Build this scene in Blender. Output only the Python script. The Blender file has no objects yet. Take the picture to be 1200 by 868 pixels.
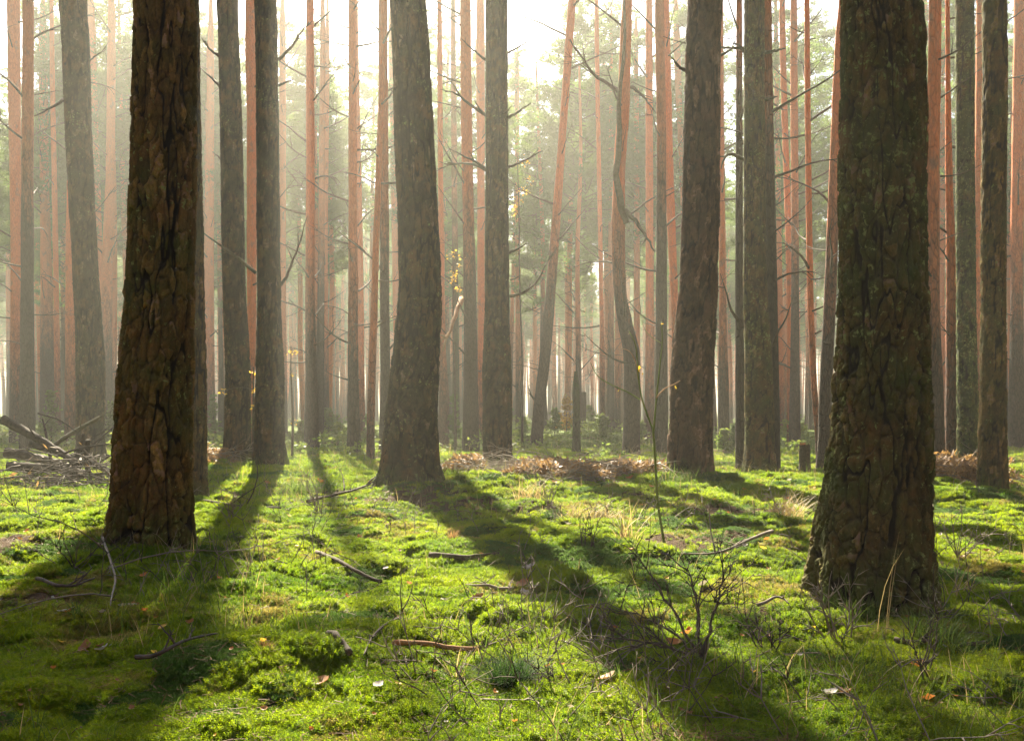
import bpy, math, random
import numpy as np
random.seed(7)
RNG = np.random.default_rng(7)
SC = bpy.context.scene
COL = SC.collection
F, CX, HY, EYE = 1150.0, 600.0, 482.0, 0.9      # focal length in px, image centre x, horizon y, camera height (m)
SUN_AZ, SUN_EL = math.radians(-12.5), math.radians(38)   # the sun stands ahead of the camera, a little to its left

# ------------------------------------------------------------------ noise
def _h(ix, iy, iz, seed):
    with np.errstate(over='ignore'):
        a = (ix.astype(np.int64) & 0xffffffff).astype(np.uint32) * np.uint32(0x8da6b343)
        a ^= (iy.astype(np.int64) & 0xffffffff).astype(np.uint32) * np.uint32(0xd8163841)
        a ^= (iz.astype(np.int64) & 0xffffffff).astype(np.uint32) * np.uint32(0xcb1ab31f)
        a ^= np.uint32((seed * 0x9e3779b1) & 0xffffffff)
        a ^= a >> np.uint32(15); a *= np.uint32(0x2c1b3c6d)
        a ^= a >> np.uint32(12); a *= np.uint32(0x297a2d39)
        a ^= a >> np.uint32(15)
    return a.astype(np.float64) / 4294967295.0

def vnoise(x, y, z=0.0, seed=0):
    x, y, z = np.broadcast_arrays(np.asarray(x, float), np.asarray(y, float), np.asarray(z, float))
    ix, iy, iz = np.floor(x), np.floor(y), np.floor(z)
    fx, fy, fz = x - ix, y - iy, z - iz
    fx, fy, fz = [t * t * (3 - 2 * t) for t in (fx, fy, fz)]
    r = 0
    for a in (0, 1):
        wa = fx if a else 1 - fx
        for b in (0, 1):
            wb = fy if b else 1 - fy
            for c in (0, 1):
                r = r + wa * wb * (fz if c else 1 - fz) * _h(ix + a, iy + b, iz + c, seed)
    return r

def fbm(x, y, z=0.0, seed=0, n=3):
    r, amp, tot, s = 0, 1.0, 0.0, 1.0
    for k in range(n):
        r = r + amp * vnoise(np.asarray(x) * s, np.asarray(y) * s, np.asarray(z) * s, seed + 31 * k)
        tot += amp; amp *= .5; s *= 2.03
    return r / tot

def worley(u, v, seed=0, wrap=None, jit=.85):
    """F1, F2 and the nearest cell's random number on a jittered unit grid (u may wrap round a trunk)."""
    u = np.asarray(u, float); v = np.asarray(v, float)
    iu, iv = np.floor(u), np.floor(v)
    f1 = np.full(u.shape, 9.); f2 = np.full(u.shape, 9.); rid = np.zeros(u.shape)
    for a in (-1, 0, 1):
        for b in (-1, 0, 1):
            cu, cv = iu + a, iv + b
            ku = np.mod(cu, wrap) if wrap else cu
            px = cu + .5 + jit * (_h(ku, cv, cu * 0, seed) - .5)
            py = cv + .5 + jit * (_h(ku, cv, cu * 0 + 1, seed) - .5)
            d = np.hypot(px - u, py - v)
            r = _h(ku, cv, cu * 0 + 2, seed)
            new = d < f1
            f2 = np.where(new, f1, np.minimum(f2, d))
            rid = np.where(new, r, rid)
            f1 = np.where(new, d, f1)
    return f1, f2, rid

def sstep(a, b, x):
    t = np.clip((x - a) / (b - a), 0, 1)
    return t * t * (3 - 2 * t)

# ------------------------------------------------------------------ mesh and tagging helpers
def make_mesh(name, verts, faces=None, mats=(), attrs=None, smooth=True, mat_idx=None, quads=None, tris=None):
    """A mesh from numpy arrays: quads / tris are index arrays; attrs = {name: float per vertex}."""
    me = bpy.data.meshes.new(name)
    verts = np.asarray(verts, np.float32)
    me.vertices.add(len(verts)); me.vertices.foreach_set('co', verts.ravel())
    loops, starts, totals = [], [], []
    p = 0
    for arr, k in ((quads, 4), (tris, 3)):
        if arr is not None and len(arr):
            arr = np.asarray(arr, np.int32)
            loops.append(arr.ravel()); n = len(arr)
            starts.append(p + np.arange(n, dtype=np.int32) * k); p += n * k
    if loops:
        L = np.concatenate(loops); S = np.concatenate(starts)
        me.loops.add(len(L)); me.loops.foreach_set('vertex_index', L)
        me.polygons.add(len(S)); me.polygons.foreach_set('loop_start', S)
        if smooth: me.polygons.foreach_set('use_smooth', np.ones(len(S), bool))
        if mat_idx is not None: me.polygons.foreach_set('material_index', np.asarray(mat_idx, np.int32))
    for m in mats: me.materials.append(m)
    me.update(calc_edges=True)
    for k, val in (attrs or {}).items():
        val = np.asarray(val, np.float32)
        if val.ndim == 2:
            a = me.attributes.new(k, 'FLOAT_VECTOR', 'POINT'); a.data.foreach_set('vector', val.ravel())
        else:
            a = me.attributes.new(k, 'FLOAT', 'POINT'); a.data.foreach_set('value', val.ravel())
    return me

class Geo:
    """Collects tubes, blades and loose faces into one mesh."""
    def __init__(s): s.v, s.q, s.t, s.qm, s.tm, s.n = [], [], [], [], [], 0
    def add(s, v, q=None, t=None, m=0):
        v = np.asarray(v, float).reshape(-1, 3); s.v.append(v)
        if q is not None and len(q): q = np.asarray(q) + s.n; s.q.append(q); s.qm.append(np.full(len(q), m))
        if t is not None and len(t): t = np.asarray(t) + s.n; s.t.append(t); s.tm.append(np.full(len(t), m))
        s.n += len(v)
    def tube(s, pts, rad, sides=5, m=0, cap=True):
        pts = np.asarray(pts, float); n = len(pts)
        rad = np.broadcast_to(np.asarray(rad, float), (n,))
        tan = np.gradient(pts, axis=0); tan /= np.linalg.norm(tan, axis=1)[:, None] + 1e-9
        ref = np.array([0., 0, 1]) if abs(tan[:, 2]).mean() < .8 else np.array([0., 1, 0])
        a = np.cross(tan, ref); a /= np.linalg.norm(a, axis=1)[:, None] + 1e-9
        b = np.cross(tan, a)
        th = np.linspace(0, 2 * np.pi, sides, endpoint=False)
        ring = pts[:, None] + rad[:, None, None] * (a[:, None] * np.cos(th)[None, :, None] + b[:, None] * np.sin(th)[None, :, None])
        i = np.arange(n - 1)[:, None] * sides; j = np.arange(sides)[None]; k = (j + 1) % sides
        q = np.stack([i + j, i + k, i + sides + k, i + sides + j], -1).reshape(-1, 4)
        v = ring.reshape(-1, 3); t = None
        if cap:
            v = np.vstack([v, pts[0], pts[-1]]); c0, c1 = n * sides, n * sides + 1; o = (n - 1) * sides
            t = [(c0, (x + 1) % sides, x) for x in range(sides)] + [(c1, o + x, o + (x + 1) % sides) for x in range(sides)]
        s.add(v, q, t, m)
    def mesh(s, name, mats, smooth=True):
        q = np.concatenate(s.q) if s.q else None; t = np.concatenate(s.t) if s.t else None
        mi = np.concatenate([np.concatenate(x) for x in (s.qm, s.tm) if x])
        return make_mesh(name, np.concatenate(s.v), mats=mats, quads=q, tris=t, mat_idx=mi, smooth=smooth)

def link(name, data, parent=None, loc=(0, 0, 0)):
    o = bpy.data.objects.new(name, data); COL.objects.link(o); o.location = loc
    if parent is not None: o.parent = parent
    return o

def tag(o, label=None, cat=None, group=None, kind=None):
    for k, v in (('label', label), ('category', cat), ('group', group), ('kind', kind)):
        if v: o[k] = v
    return o

def thing(name, label, cat, loc=(0, 0, 0), group=None):
    return tag(link(name, None, None, loc), label, cat, group)

def W(px, py, d):
    """the point that stands d metres ahead in the direction of photo pixel (px, py)"""
    return np.array([(px - CX) / F * d, d, EYE - (py - HY) / F * d])

def smooth_curve(pts, n):
    """Catmull-Rom through the points, n samples"""
    P = np.asarray(pts, float)
    if len(P) == 2: return P[0] + (P[1] - P[0]) * np.linspace(0, 1, n)[:, None]
    P = np.vstack([2 * P[0] - P[1], P, 2 * P[-1] - P[-2]])
    t = np.linspace(0, len(P) - 3 - 1e-6, n); i = t.astype(int); f = (t - i)[:, None]
    p0, p1, p2, p3 = P[i], P[i + 1], P[i + 2], P[i + 3]
    return .5 * (2 * p1 + (p2 - p0) * f + (2 * p0 - 5 * p1 + 4 * p2 - p3) * f ** 2 + (3 * p1 - p0 - 3 * p2 + p3) * f ** 3)

# ------------------------------------------------------------------ materials
class NT:
    def __init__(s, name):
        s.m = bpy.data.materials.new(name); s.m.use_nodes = True
        s.t = s.m.node_tree; s.t.nodes.clear()
        s.out = s.n('ShaderNodeOutputMaterial')
    def n(s, typ, **kw):
        o = s.t.nodes.new(typ)
        for k, v in kw.items(): setattr(o, k, v)
        return o
    def set(s, sock, v):
        if hasattr(v, 'is_linked') or isinstance(v, bpy.types.NodeSocket): s.t.links.new(v, sock)
        else: sock.default_value = v if not isinstance(v, tuple) or len(v) != 3 or sock.type != 'RGBA' else (*v, 1)
    def noise(s, vec, scale, detail=3, rough=.55, dist=0):
        o = s.n('ShaderNodeTexNoise'); s.set(o.inputs['Vector'], vec)
        o.inputs['Scale'].default_value = scale; o.inputs['Detail'].default_value = detail
        o.inputs['Roughness'].default_value = rough; o.inputs['Distortion'].default_value = dist
        return o.outputs[0]
    def ramp(s, fac, *stops):
        o = s.n('ShaderNodeValToRGB'); s.set(o.inputs[0], fac); e = o.color_ramp.elements
        while len(e) < len(stops): e.new(.5)
        for el, (p, c) in zip(e, stops):
            el.position = p; el.color = (c, c, c, 1) if isinstance(c, (int, float)) else (*c, 1)
        return o.outputs[0]
    def mix(s, fac, a, b, mode='MIX'):
        o = s.n('ShaderNodeMix', data_type='RGBA', blend_type=mode)
        s.set(o.inputs[0], fac); s.set(o.inputs[6], a); s.set(o.inputs[7], b)
        return o.outputs[2]
    def math(s, op, a, b=0.0, c=0.0, clamp=False):
        o = s.n('ShaderNodeMath', operation=op, use_clamp=clamp)
        s.set(o.inputs[0], a); s.set(o.inputs[1], b)
        if op in ('MULTIPLY_ADD',): s.set(o.inputs[2], c)
        return o.outputs[0]
    def mapping(s, vec, scale=(1, 1, 1)):
        o = s.n('ShaderNodeMapping'); s.set(o.inputs[0], vec); o.inputs['Scale'].default_value = scale
        return o.outputs[0]
    def attr(s, name): return s.n('ShaderNodeAttribute', attribute_name=name).outputs['Fac']
    def bump(s, h, strength, dist):
        o = s.n('ShaderNodeBump'); s.set(o.inputs['Height'], h)
        o.inputs['Strength'].default_value = strength; o.inputs['Distance'].default_value = dist
        return o.outputs[0]
    def bsdf(s, col, rough=.9, normal=None, spec=.2):
        o = s.n('ShaderNodeBsdfPrincipled'); s.set(o.inputs['Base Color'], col); s.set(o.inputs['Roughness'], rough)
        o.inputs['Specular IOR Level'].default_value = spec
        if normal is not None: s.set(o.inputs['Normal'], normal)
        return o.outputs[0]
    def leaf(s, col, trans=.45, tint=None, rough=.6, spec=.3):
        """a thin leaf: part of the light goes through it"""
        a = s.bsdf(col, rough, None, spec)
        t = s.n('ShaderNodeBsdfTranslucent'); s.set(t.inputs['Color'], tint if tint is not None else col)
        x = s.n('ShaderNodeMixShader'); x.inputs[0].default_value = trans
        s.t.links.new(a, x.inputs[1]); s.t.links.new(t.outputs[0], x.inputs[2])
        return x.outputs[0]
    def done(s, sh): s.t.links.new(sh, s.out.inputs['Surface']); return s.m
    @property
    def obj(s): return s.n('ShaderNodeTexCoord').outputs['Object']
    @property
    def rnd(s): return s.n('ShaderNodeObjectInfo').outputs['Random']
    @property
    def pos(s): return s.n('ShaderNodeNewGeometry').outputs['Position']
    def z(s, v):
        o = s.n('ShaderNodeSeparateXYZ'); s.set(o.inputs[0], v); return o.outputs[2]

def mat_old_bark(name, plate_a, plate_b, flake, flake_at, moss_amt, orange_from=None, lichen=.69, rust=(.17, .082, .026)):
    """thick plated bark: mesh attributes carry the plates and the furrows between them"""
    k = NT(name); o = k.obj
    f, pl = k.attr('furrow'), k.attr('plate')
    n1 = k.noise(k.mapping(o, (1, 1, .45)), 7, 5, .65)
    n2 = k.noise(k.mapping(o, (1, 1, .5)), 60, 4, .7)
    base = k.mix(n1, plate_a, plate_b)
    base = k.mix(1.0, base, k.ramp(pl, (.0, .45), (.5, 1.0), (1.0, 2.1)), 'MULTIPLY')
    base = k.mix(1.0, base, k.ramp(k.noise(k.mapping(o, (1, 1, .45)), 70, 5, .8), (.32, .5), (.5, 1.0), (.68, 1.7)), 'MULTIPLY')
    base = k.mix(k.ramp(k.noise(k.mapping(o, (1, 1, .6)), 4.5, 5, .7), (.50, 0), (.66, .75)), base, rust)
    # freshly shed plates show the pinkish inner bark
    fl = k.math('MULTIPLY', k.ramp(pl, (flake_at, 0), (flake_at + .02, 1)), k.ramp(k.noise(o, 24, 3), (.5, 0), (.6, 1)))
    base = k.mix(k.math('MULTIPLY', fl, .85), base, flake)
    # algae and moss film
    al = k.math('MULTIPLY', k.ramp(k.noise(o, 3.1, 4, .6), (.38, 0), (.68, 1)), moss_amt)
    base = k.mix(al, base, k.mix(n2, (.030, .050, .010), (.075, .105, .022)))
    if orange_from:
        zz = k.math('ADD', k.z(o), k.math('MULTIPLY', n1, 2.0))
        base = k.mix(k.ramp(k.math('DIVIDE', zz, 16.0), (orange_from / 16, 0), ((orange_from + 2.5) / 16, 1)), base, k.mix(n2, (.30, .12, .055), (.42, .20, .11)))
    mf = k.math('MULTIPLY', k.ramp(k.math('ADD', k.z(o), k.math('MULTIPLY', k.math('SUBTRACT', n1, .5), .7)), (.02, 1), (.30, 0)), k.ramp(n2, (.35, .25), (.6, 1)))
    base = k.mix(k.math('MULTIPLY', mf, .8), base, k.mix(n2, (.03, .06, .008), (.09, .13, .02)))
    # crusts of pale green lichen
    li = k.math('MULTIPLY', k.ramp(k.math('ADD', k.noise(o, 30, 5, .66, .4), k.math('MULTIPLY', k.math('SUBTRACT', k.noise(o, 2.6, 2), .5), .35)), (lichen - .02, 0), (lichen + .04, 1)), k.ramp(f, (.25, 0), (.6, 1)))
    base = k.mix(li, base, k.mix(n2, (.11, .145, .035), (.27, .30, .11)))
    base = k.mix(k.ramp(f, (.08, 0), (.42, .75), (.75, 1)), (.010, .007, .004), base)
    h = k.math('ADD', n2, k.math('MULTIPLY', k.noise(k.mapping(o, (1, 1, .3)), 170, 3, .7), .5))
    return k.done(k.bsdf(base, .92, k.bump(h, .9, .012), .15))

def mat_young_bark(name, low, high, turn, spread, green=0.0):
    """slim pines: grey scaly bark below that turns into thin orange bark higher up"""
    k = NT(name); o = k.obj
    n1 = k.noise(k.mapping(o, (1, 1, .25)), 9, 5, .65); n2 = k.noise(k.mapping(o, (1, 1, .5)), 45, 3, .7)
    v = k.n('ShaderNodeTexVoronoi', feature='DISTANCE_TO_EDGE'); k.set(v.inputs['Vector'], k.mapping(o, (1, 1, .28)))
    v.inputs['Scale'].default_value = 22
    crack = k.ramp(v.outputs[0], (.0, 0), (.14, 1))
    zz = k.math('ADD', k.z(o), k.math('MULTIPLY', k.math('SUBTRACT', n1, .5), 5.0))
    zz = k.math('ADD', zz, k.math('MULTIPLY', k.math('SUBTRACT', k.rnd, .5), spread))
    up = k.ramp(k.math('DIVIDE', zz, 20.0), (turn / 20, 0), ((turn + 3.0) / 20, 1))
    lo = k.mix(n2, tuple(c * .6 for c in low), tuple(c * 1.3 for c in low))
    hi = k.mix(n2, tuple(c * .72 for c in high), tuple(min(1, c * 1.25) for c in high))
    hi = k.mix(k.ramp(k.noise(k.mapping(o, (1, 1, .6)), 6, 3), (.58, 0), (.72, .6)), hi, (.20, .15, .11))
    base = k.mix(up, lo, hi)
    if green: base = k.mix(k.math('MULTIPLY', k.ramp(k.noise(o, 2.4, 4), (.4, 0), (.6, 1)), green), base, (.06, .085, .02))
    base = k.mix(k.math('MULTIPLY', k.math('SUBTRACT', 1.0, crack), k.math('SUBTRACT', .85, k.math('MULTIPLY', up, .6))), base, (.03, .024, .018))
    h = k.math('ADD', crack, n2)
    return k.done(k.bsdf(base, .9, k.bump(h, .8, .02), .15))

def mat_plain(name, a, b, scale=30, rough=.9, stretch=(1, 1, 1), bump=.5, dist=.004):
    k = NT(name); n = k.noise(k.mapping(k.obj, stretch), scale, 4, .65)
    return k.done(k.bsdf(k.mix(k.ramp(n, (.3, 0), (.7, 1)), a, b), rough, k.bump(n, bump, dist), .2))

def mat_leaf(name, a, b, trans=.45, tint=1.3, patch=1.1, spec=.3):
    """leaves: tone varies from piece to piece and over patches of ground"""
    k = NT(name)
    r = k.n('ShaderNodeNewGeometry').outputs['Random Per Island']
    f = k.math('ADD', k.math('MULTIPLY', r, .5), k.math('MULTIPLY', k.rnd, .25))
    f = k.math('ADD', f, k.math('MULTIPLY', k.math('SUBTRACT', k.noise(k.pos, patch, 5, .68), .45), 1.9), clamp=True)
    c = k.mix(f, a, b)
    return k.done(k.leaf(c, trans, k.mix(1.0, c, (tint, tint, tint * .8), 'MULTIPLY'), .6, spec))

M = {}
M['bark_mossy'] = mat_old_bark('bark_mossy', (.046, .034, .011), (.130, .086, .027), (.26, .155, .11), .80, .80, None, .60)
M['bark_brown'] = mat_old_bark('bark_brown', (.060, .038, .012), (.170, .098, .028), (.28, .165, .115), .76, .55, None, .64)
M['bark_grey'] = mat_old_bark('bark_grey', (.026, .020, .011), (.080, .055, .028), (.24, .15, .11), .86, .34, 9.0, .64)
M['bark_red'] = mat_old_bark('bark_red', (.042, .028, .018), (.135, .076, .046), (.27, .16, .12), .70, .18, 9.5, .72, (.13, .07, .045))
M['bark_ivy'] = mat_old_bark('bark_ivy', (.040, .055, .018), (.075, .095, .030), (.11, .13, .06), .8, .95, None, .58)
M['pine'] = mat_young_bark('pine_bark', (.080, .060, .046), (.64, .20, .075), 2.6, 3.0)
M['pine_grey'] = mat_young_bark('pine_bark_grey', (.070, .058, .045), (.56, .19, .075), 4.6, 2.0, .15)
M['pine_green'] = mat_young_bark('pine_bark_green', (.06, .06, .035), (.42, .18, .09), 6.0, 2.0, .7)
M['pine_red'] = mat_young_bark('pine_bark_red', (.13, .068, .045), (.68, .20, .070), 0.8, 2.0)
M['deadwood'] = mat_plain('dead_wood', (.032, .025, .016), (.11, .084, .056), 26, .9, (1, 1, 1), .6)
M['deadwood_moss'] = mat_plain('mossy_dead_wood', (.050, .058, .020), (.15, .125, .085), 14, .9)
M['deadwood_orange'] = mat_plain('orange_dead_wood', (.22, .12, .06), (.36, .2, .09), 14, .9)
M['rotten'] = mat_plain('rotten_wood', (.018, .014, .009), (.075, .058, .038), 22, .95, (1, 1, 1), .9, .01)
M['twig'] = mat_plain('dark_twig', (.045, .036, .028), (.12, .098, .075), 18, .9)
M['dry_twig'] = mat_plain('dry_twig', (.13, .11, .085), (.26, .22, .17), 12, .9)
M['needle'] = mat_leaf('pine_needles', (.055, .105, .022), (.12, .165, .040), .5, 1.5, .35)
M['moss'] = mat_leaf('moss_leaf', (.045, .125, .003), (.27, .31, .006), .55, 1.6, .9, .15)
M['moss_dark'] = mat_leaf('cushion_moss', (.030, .085, .012), (.10, .17, .02), .45, 1.4, 2.2, .15)
M['moss_straw'] = mat_leaf('yellowed_moss', (.16, .15, .03), (.34, .27, .06), .5, 1.3, 2.2, .15)
M['grass_dark'] = mat_leaf('dark_grass', (.015, .045, .008), (.045, .085, .015), .4, 1.2, 1, .05)
M['grass'] = mat_leaf('grass_blade', (.050, .100, .016), (.12, .165, .03), .45, 1.3, .8, .08)
M['straw'] = mat_leaf('dry_straw', (.32, .23, .10), (.50, .38, .19), .35, 1.1, 1)
M['bracken'] = mat_leaf('dead_bracken', (.17, .095, .04), (.34, .21, .09), .35, 1.2, 1)
M['fern'] = mat_leaf('fern_green', (.08, .14, .03), (.20, .22, .05), .5, 1.4, .6)
M['yellow_leaf'] = mat_leaf('yellow_leaf', (.45, .24, .03), (.60, .42, .06), .5, 1.3, 2)
M['brown_leaf'] = mat_leaf('brown_leaf', (.22, .10, .04), (.40, .20, .08), .3, 1.1, 3)
M['pale_leaf'] = mat_leaf('pale_leaf', (.32, .27, .23), (.50, .46, .40), .2, 1.0, 3)
M['red_leaf'] = mat_leaf('rust_leaf', (.34, .11, .03), (.48, .2, .05), .35, 1.2, 3)
M['sap_stem'] = mat_plain('green_stem', (.11, .15, .03), (.19, .23, .06), 20, .6)
M['litter'] = mat_leaf('needle_litter', (.085, .042, .018), (.17, .09, .04), .15, 1.0, 2, .05)

def mat_ground():
    k = NT('forest_floor'); p = k.pos
    moss = k.attr('moss')
    n1 = k.noise(p, 2.0, 4); n2 = k.noise(p, 38, 5, .7); n3 = k.noise(p, 130, 4, .7)
    green = k.mix(n2, (.030, .066, .006), k.mix(n1, (.10, .165, .012), (.175, .21, .018)))
    litter = k.mix(n3, (.030, .019, .010), k.mix(k.noise(p, 60, 5, .7), (.075, .045, .020), (.17, .105, .05)))
    m = k.ramp(k.math('ADD', moss, k.math('MULTIPLY', k.math('SUBTRACT', n2, .5), .7)), (.40, 0), (.56, 1))
    c = k.mix(m, litter, green)
    h = k.math('ADD', n2, k.math('MULTIPLY', n3, .6))
    return k.done(k.bsdf(c, .95, k.bump(h, 1.0, .03), .1))
M['ground'] = mat_ground()

# ------------------------------------------------------------------ the ground
# (px, base y px, radius m, height m): rises one can see, and the collar of moss round the near trunks
MOUNDS = [(900, 575, 1.7, .16), (575, 572, .9, .15), (230, 612, .8, .10), (345, 778, .30, .08), (700, 640, .7, .06), (1125, 588, 1.0, .12),
          (178, 648, .5, .05), (480, 578, .7, .05), (250, 548, 1.2, .10), (660, 560, 2.0, .12), (60, 650, .5, .06), (860, 790, .4, .05)]
def depth_at(py): return F * EYE / (py - HY)
_MO = [(W(px, py, depth_at(py))[0], depth_at(py), r, h) for px, py, r, h in MOUNDS]
# (px, py, radius m, how bare): needle litter instead of moss
LITTER = [(575, 596, 1.0, .7), (475, 583, .9, .6), (690, 552, 2.6, .7), (480, 548, 2.0, .3), (110, 780, .16, .35), (1070, 805, .2, .6), (500, 800, .18, .5),
          (1100, 572, 1.0, .5), (250, 565, 1.0, .3), (420, 588, .8, .25), (520, 655, .5, .3), (150, 722, .14, .4), (800, 755, .2, .5)]
_LI = [(W(px, py, depth_at(py))[0], depth_at(py), r, a) for px, py, r, a in LITTER]

def gh(x, y):
    x = np.asarray(x, float); y = np.asarray(y, float)
    near = sstep(1.5, 4.0, np.hypot(x, y)); far = 1 - sstep(25, 60, y) * .8
    z = .22 * (fbm(x / 7, y / 7, 0, 3, 2) - .5) * near
    wx = x + .25 * (vnoise(x * 2, y * 2, 0, 8) - .5); wy = y + .25 * (vnoise(x * 2, y * 2, 5, 8) - .5)
    f1, f2, r = worley(wx / .55, wy / .55, 11)
    z = z + near * far * .085 * r * np.clip(1 - (f1 / .62) ** 2, 0, 1)
    f1, f2, r = worley(wx / .21, wy / .21, 12)
    z = z + (.3 + .7 * near) * far * .042 * (.3 + r) * np.clip(1 - (f1 / .65) ** 2, 0, 1)
    z = z + .022 * (fbm(x / .09, y / .09, 0, 21, 2) - .5) * far
    for mx, my, mr, mh in _MO:
        z = z + mh * np.exp(-((x - mx) ** 2 + (y - my) ** 2) / (mr * mr))
    return z - .065
def moss_mask(x, y):
    x = np.asarray(x, float); y = np.asarray(y, float)
    m = sstep(.20, .40, fbm(x / 1.1, y / 1.1, 0, 40, 4)) * .85 + .15 * vnoise(x / .15, y / .15, 0, 41)
    for mx, my, mr, a in _LI:
        m = m - a * np.exp(-((x - mx) ** 2 + (y - my) ** 2) / (mr * mr))
    return np.clip(m, 0, 1)

def axis(lo, hi, fine, step, grow):
    a = list(np.arange(lo, hi + 1e-6, step)); s = step
    while a[-1] < fine: s *= grow; a.append(a[-1] + s)
    return a
ys = axis(2.0, 9.0, 500, .028, 1.035)
yb = [-v for v in axis(-2.0, -1.9, 90, .1, 1.25)][::-1]
ys = np.array(sorted(set([round(v, 4) for v in yb if v < 1.95] + [round(v, 4) for v in ys])))
xh = axis(0, 4.5, 420, .028, 1.04)
xs = np.array([-v for v in xh[:0:-1]] + xh)
gx, gy = np.meshgrid(xs, ys)
gz = gh(gx, gy)
nx, ny = len(xs), len(ys)
i, j = np.meshgrid(np.arange(ny - 1), np.arange(nx - 1), indexing='ij')
q = np.stack([i * nx + j, i * nx + j + 1, (i + 1) * nx + j + 1, (i + 1) * nx + j], -1).reshape(-1, 4)
me = make_mesh('ground', np.stack([gx, gy, gz], -1).reshape(-1, 3), quads=q, mats=[M['ground']], attrs={'moss': moss_mask(gx, gy).ravel()})
tag(link('ground', me), kind='structure')
def G(px, py):
    """ground point under photo pixel (px, py)"""
    d = depth_at(py)
    for _ in range(6):
        x = (px - CX) / F * d
        d = max(2.2, F * (EYE - float(gh(x, d))) / (py - HY))
    x = (px - CX) / F * d
    return np.array([x, d, float(gh(x, d))])

# ------------------------------------------------------------------ trunks
def trunk_axis(prof, d, top, bend=.35, corr=True):
    """photo outline [(y, left x, right x) ...] at distance d -> heights, centres, radii, carried on above the picture"""
    P = sorted(prof)[::-1]
    z = [EYE - (y - HY) / F * d for y, a, b in P]
    x = [((a + b) / 2 - CX) / F * d for y, a, b in P]
    r = [(b - a) / 2 / F * d for y, a, b in P]
    rm_ = sorted(r)[len(r) // 2]; kf = (d + rm_) / d
    x = [v * kf for v in x]; r = [v * (1 + .85 * (kf - 1)) for v in r]
    z = [z[0] - .35] + z; x = [x[0]] + x; r = [r[0] * 1.06] + r
    sl = (x[-1] - x[-2]) / max(.3, z[-1] - z[-2]); sl = max(-.09, min(.09, sl)) * bend
    z0, x0, r0 = z[-1], x[-1], r[-1]
    for f in (.12, .3, .6, 1.0):
        zz = z0 + (top - z0) * f
        z.append(zz); x.append(x0 + sl * (zz - z0)); r.append(r0 * (1 - .55 * f))
    return np.array(z), np.array(x), np.array(r)

def pchip(xq, x, y):
    h = np.diff(x); dl = np.diff(y) / h; m = np.zeros(len(x)); m[1:-1] = np.where(dl[:-1] * dl[1:] > 0, 2 * dl[:-1] * dl[1:] / (dl[:-1] + dl[1:] + 1e-12), 0)
    m[0], m[-1] = dl[0], dl[-1]
    i = np.clip(np.searchsorted(x, xq) - 1, 0, len(x) - 2); t = (xq - x[i]) / h[i]
    return ((1 + 2 * t) * (1 - t) ** 2) * y[i] + t * (1 - t) ** 2 * h[i] * m[i] + t * t * (3 - 2 * t) * y[i + 1] + t * t * (t - 1) * h[i] * m[i + 1]

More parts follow.
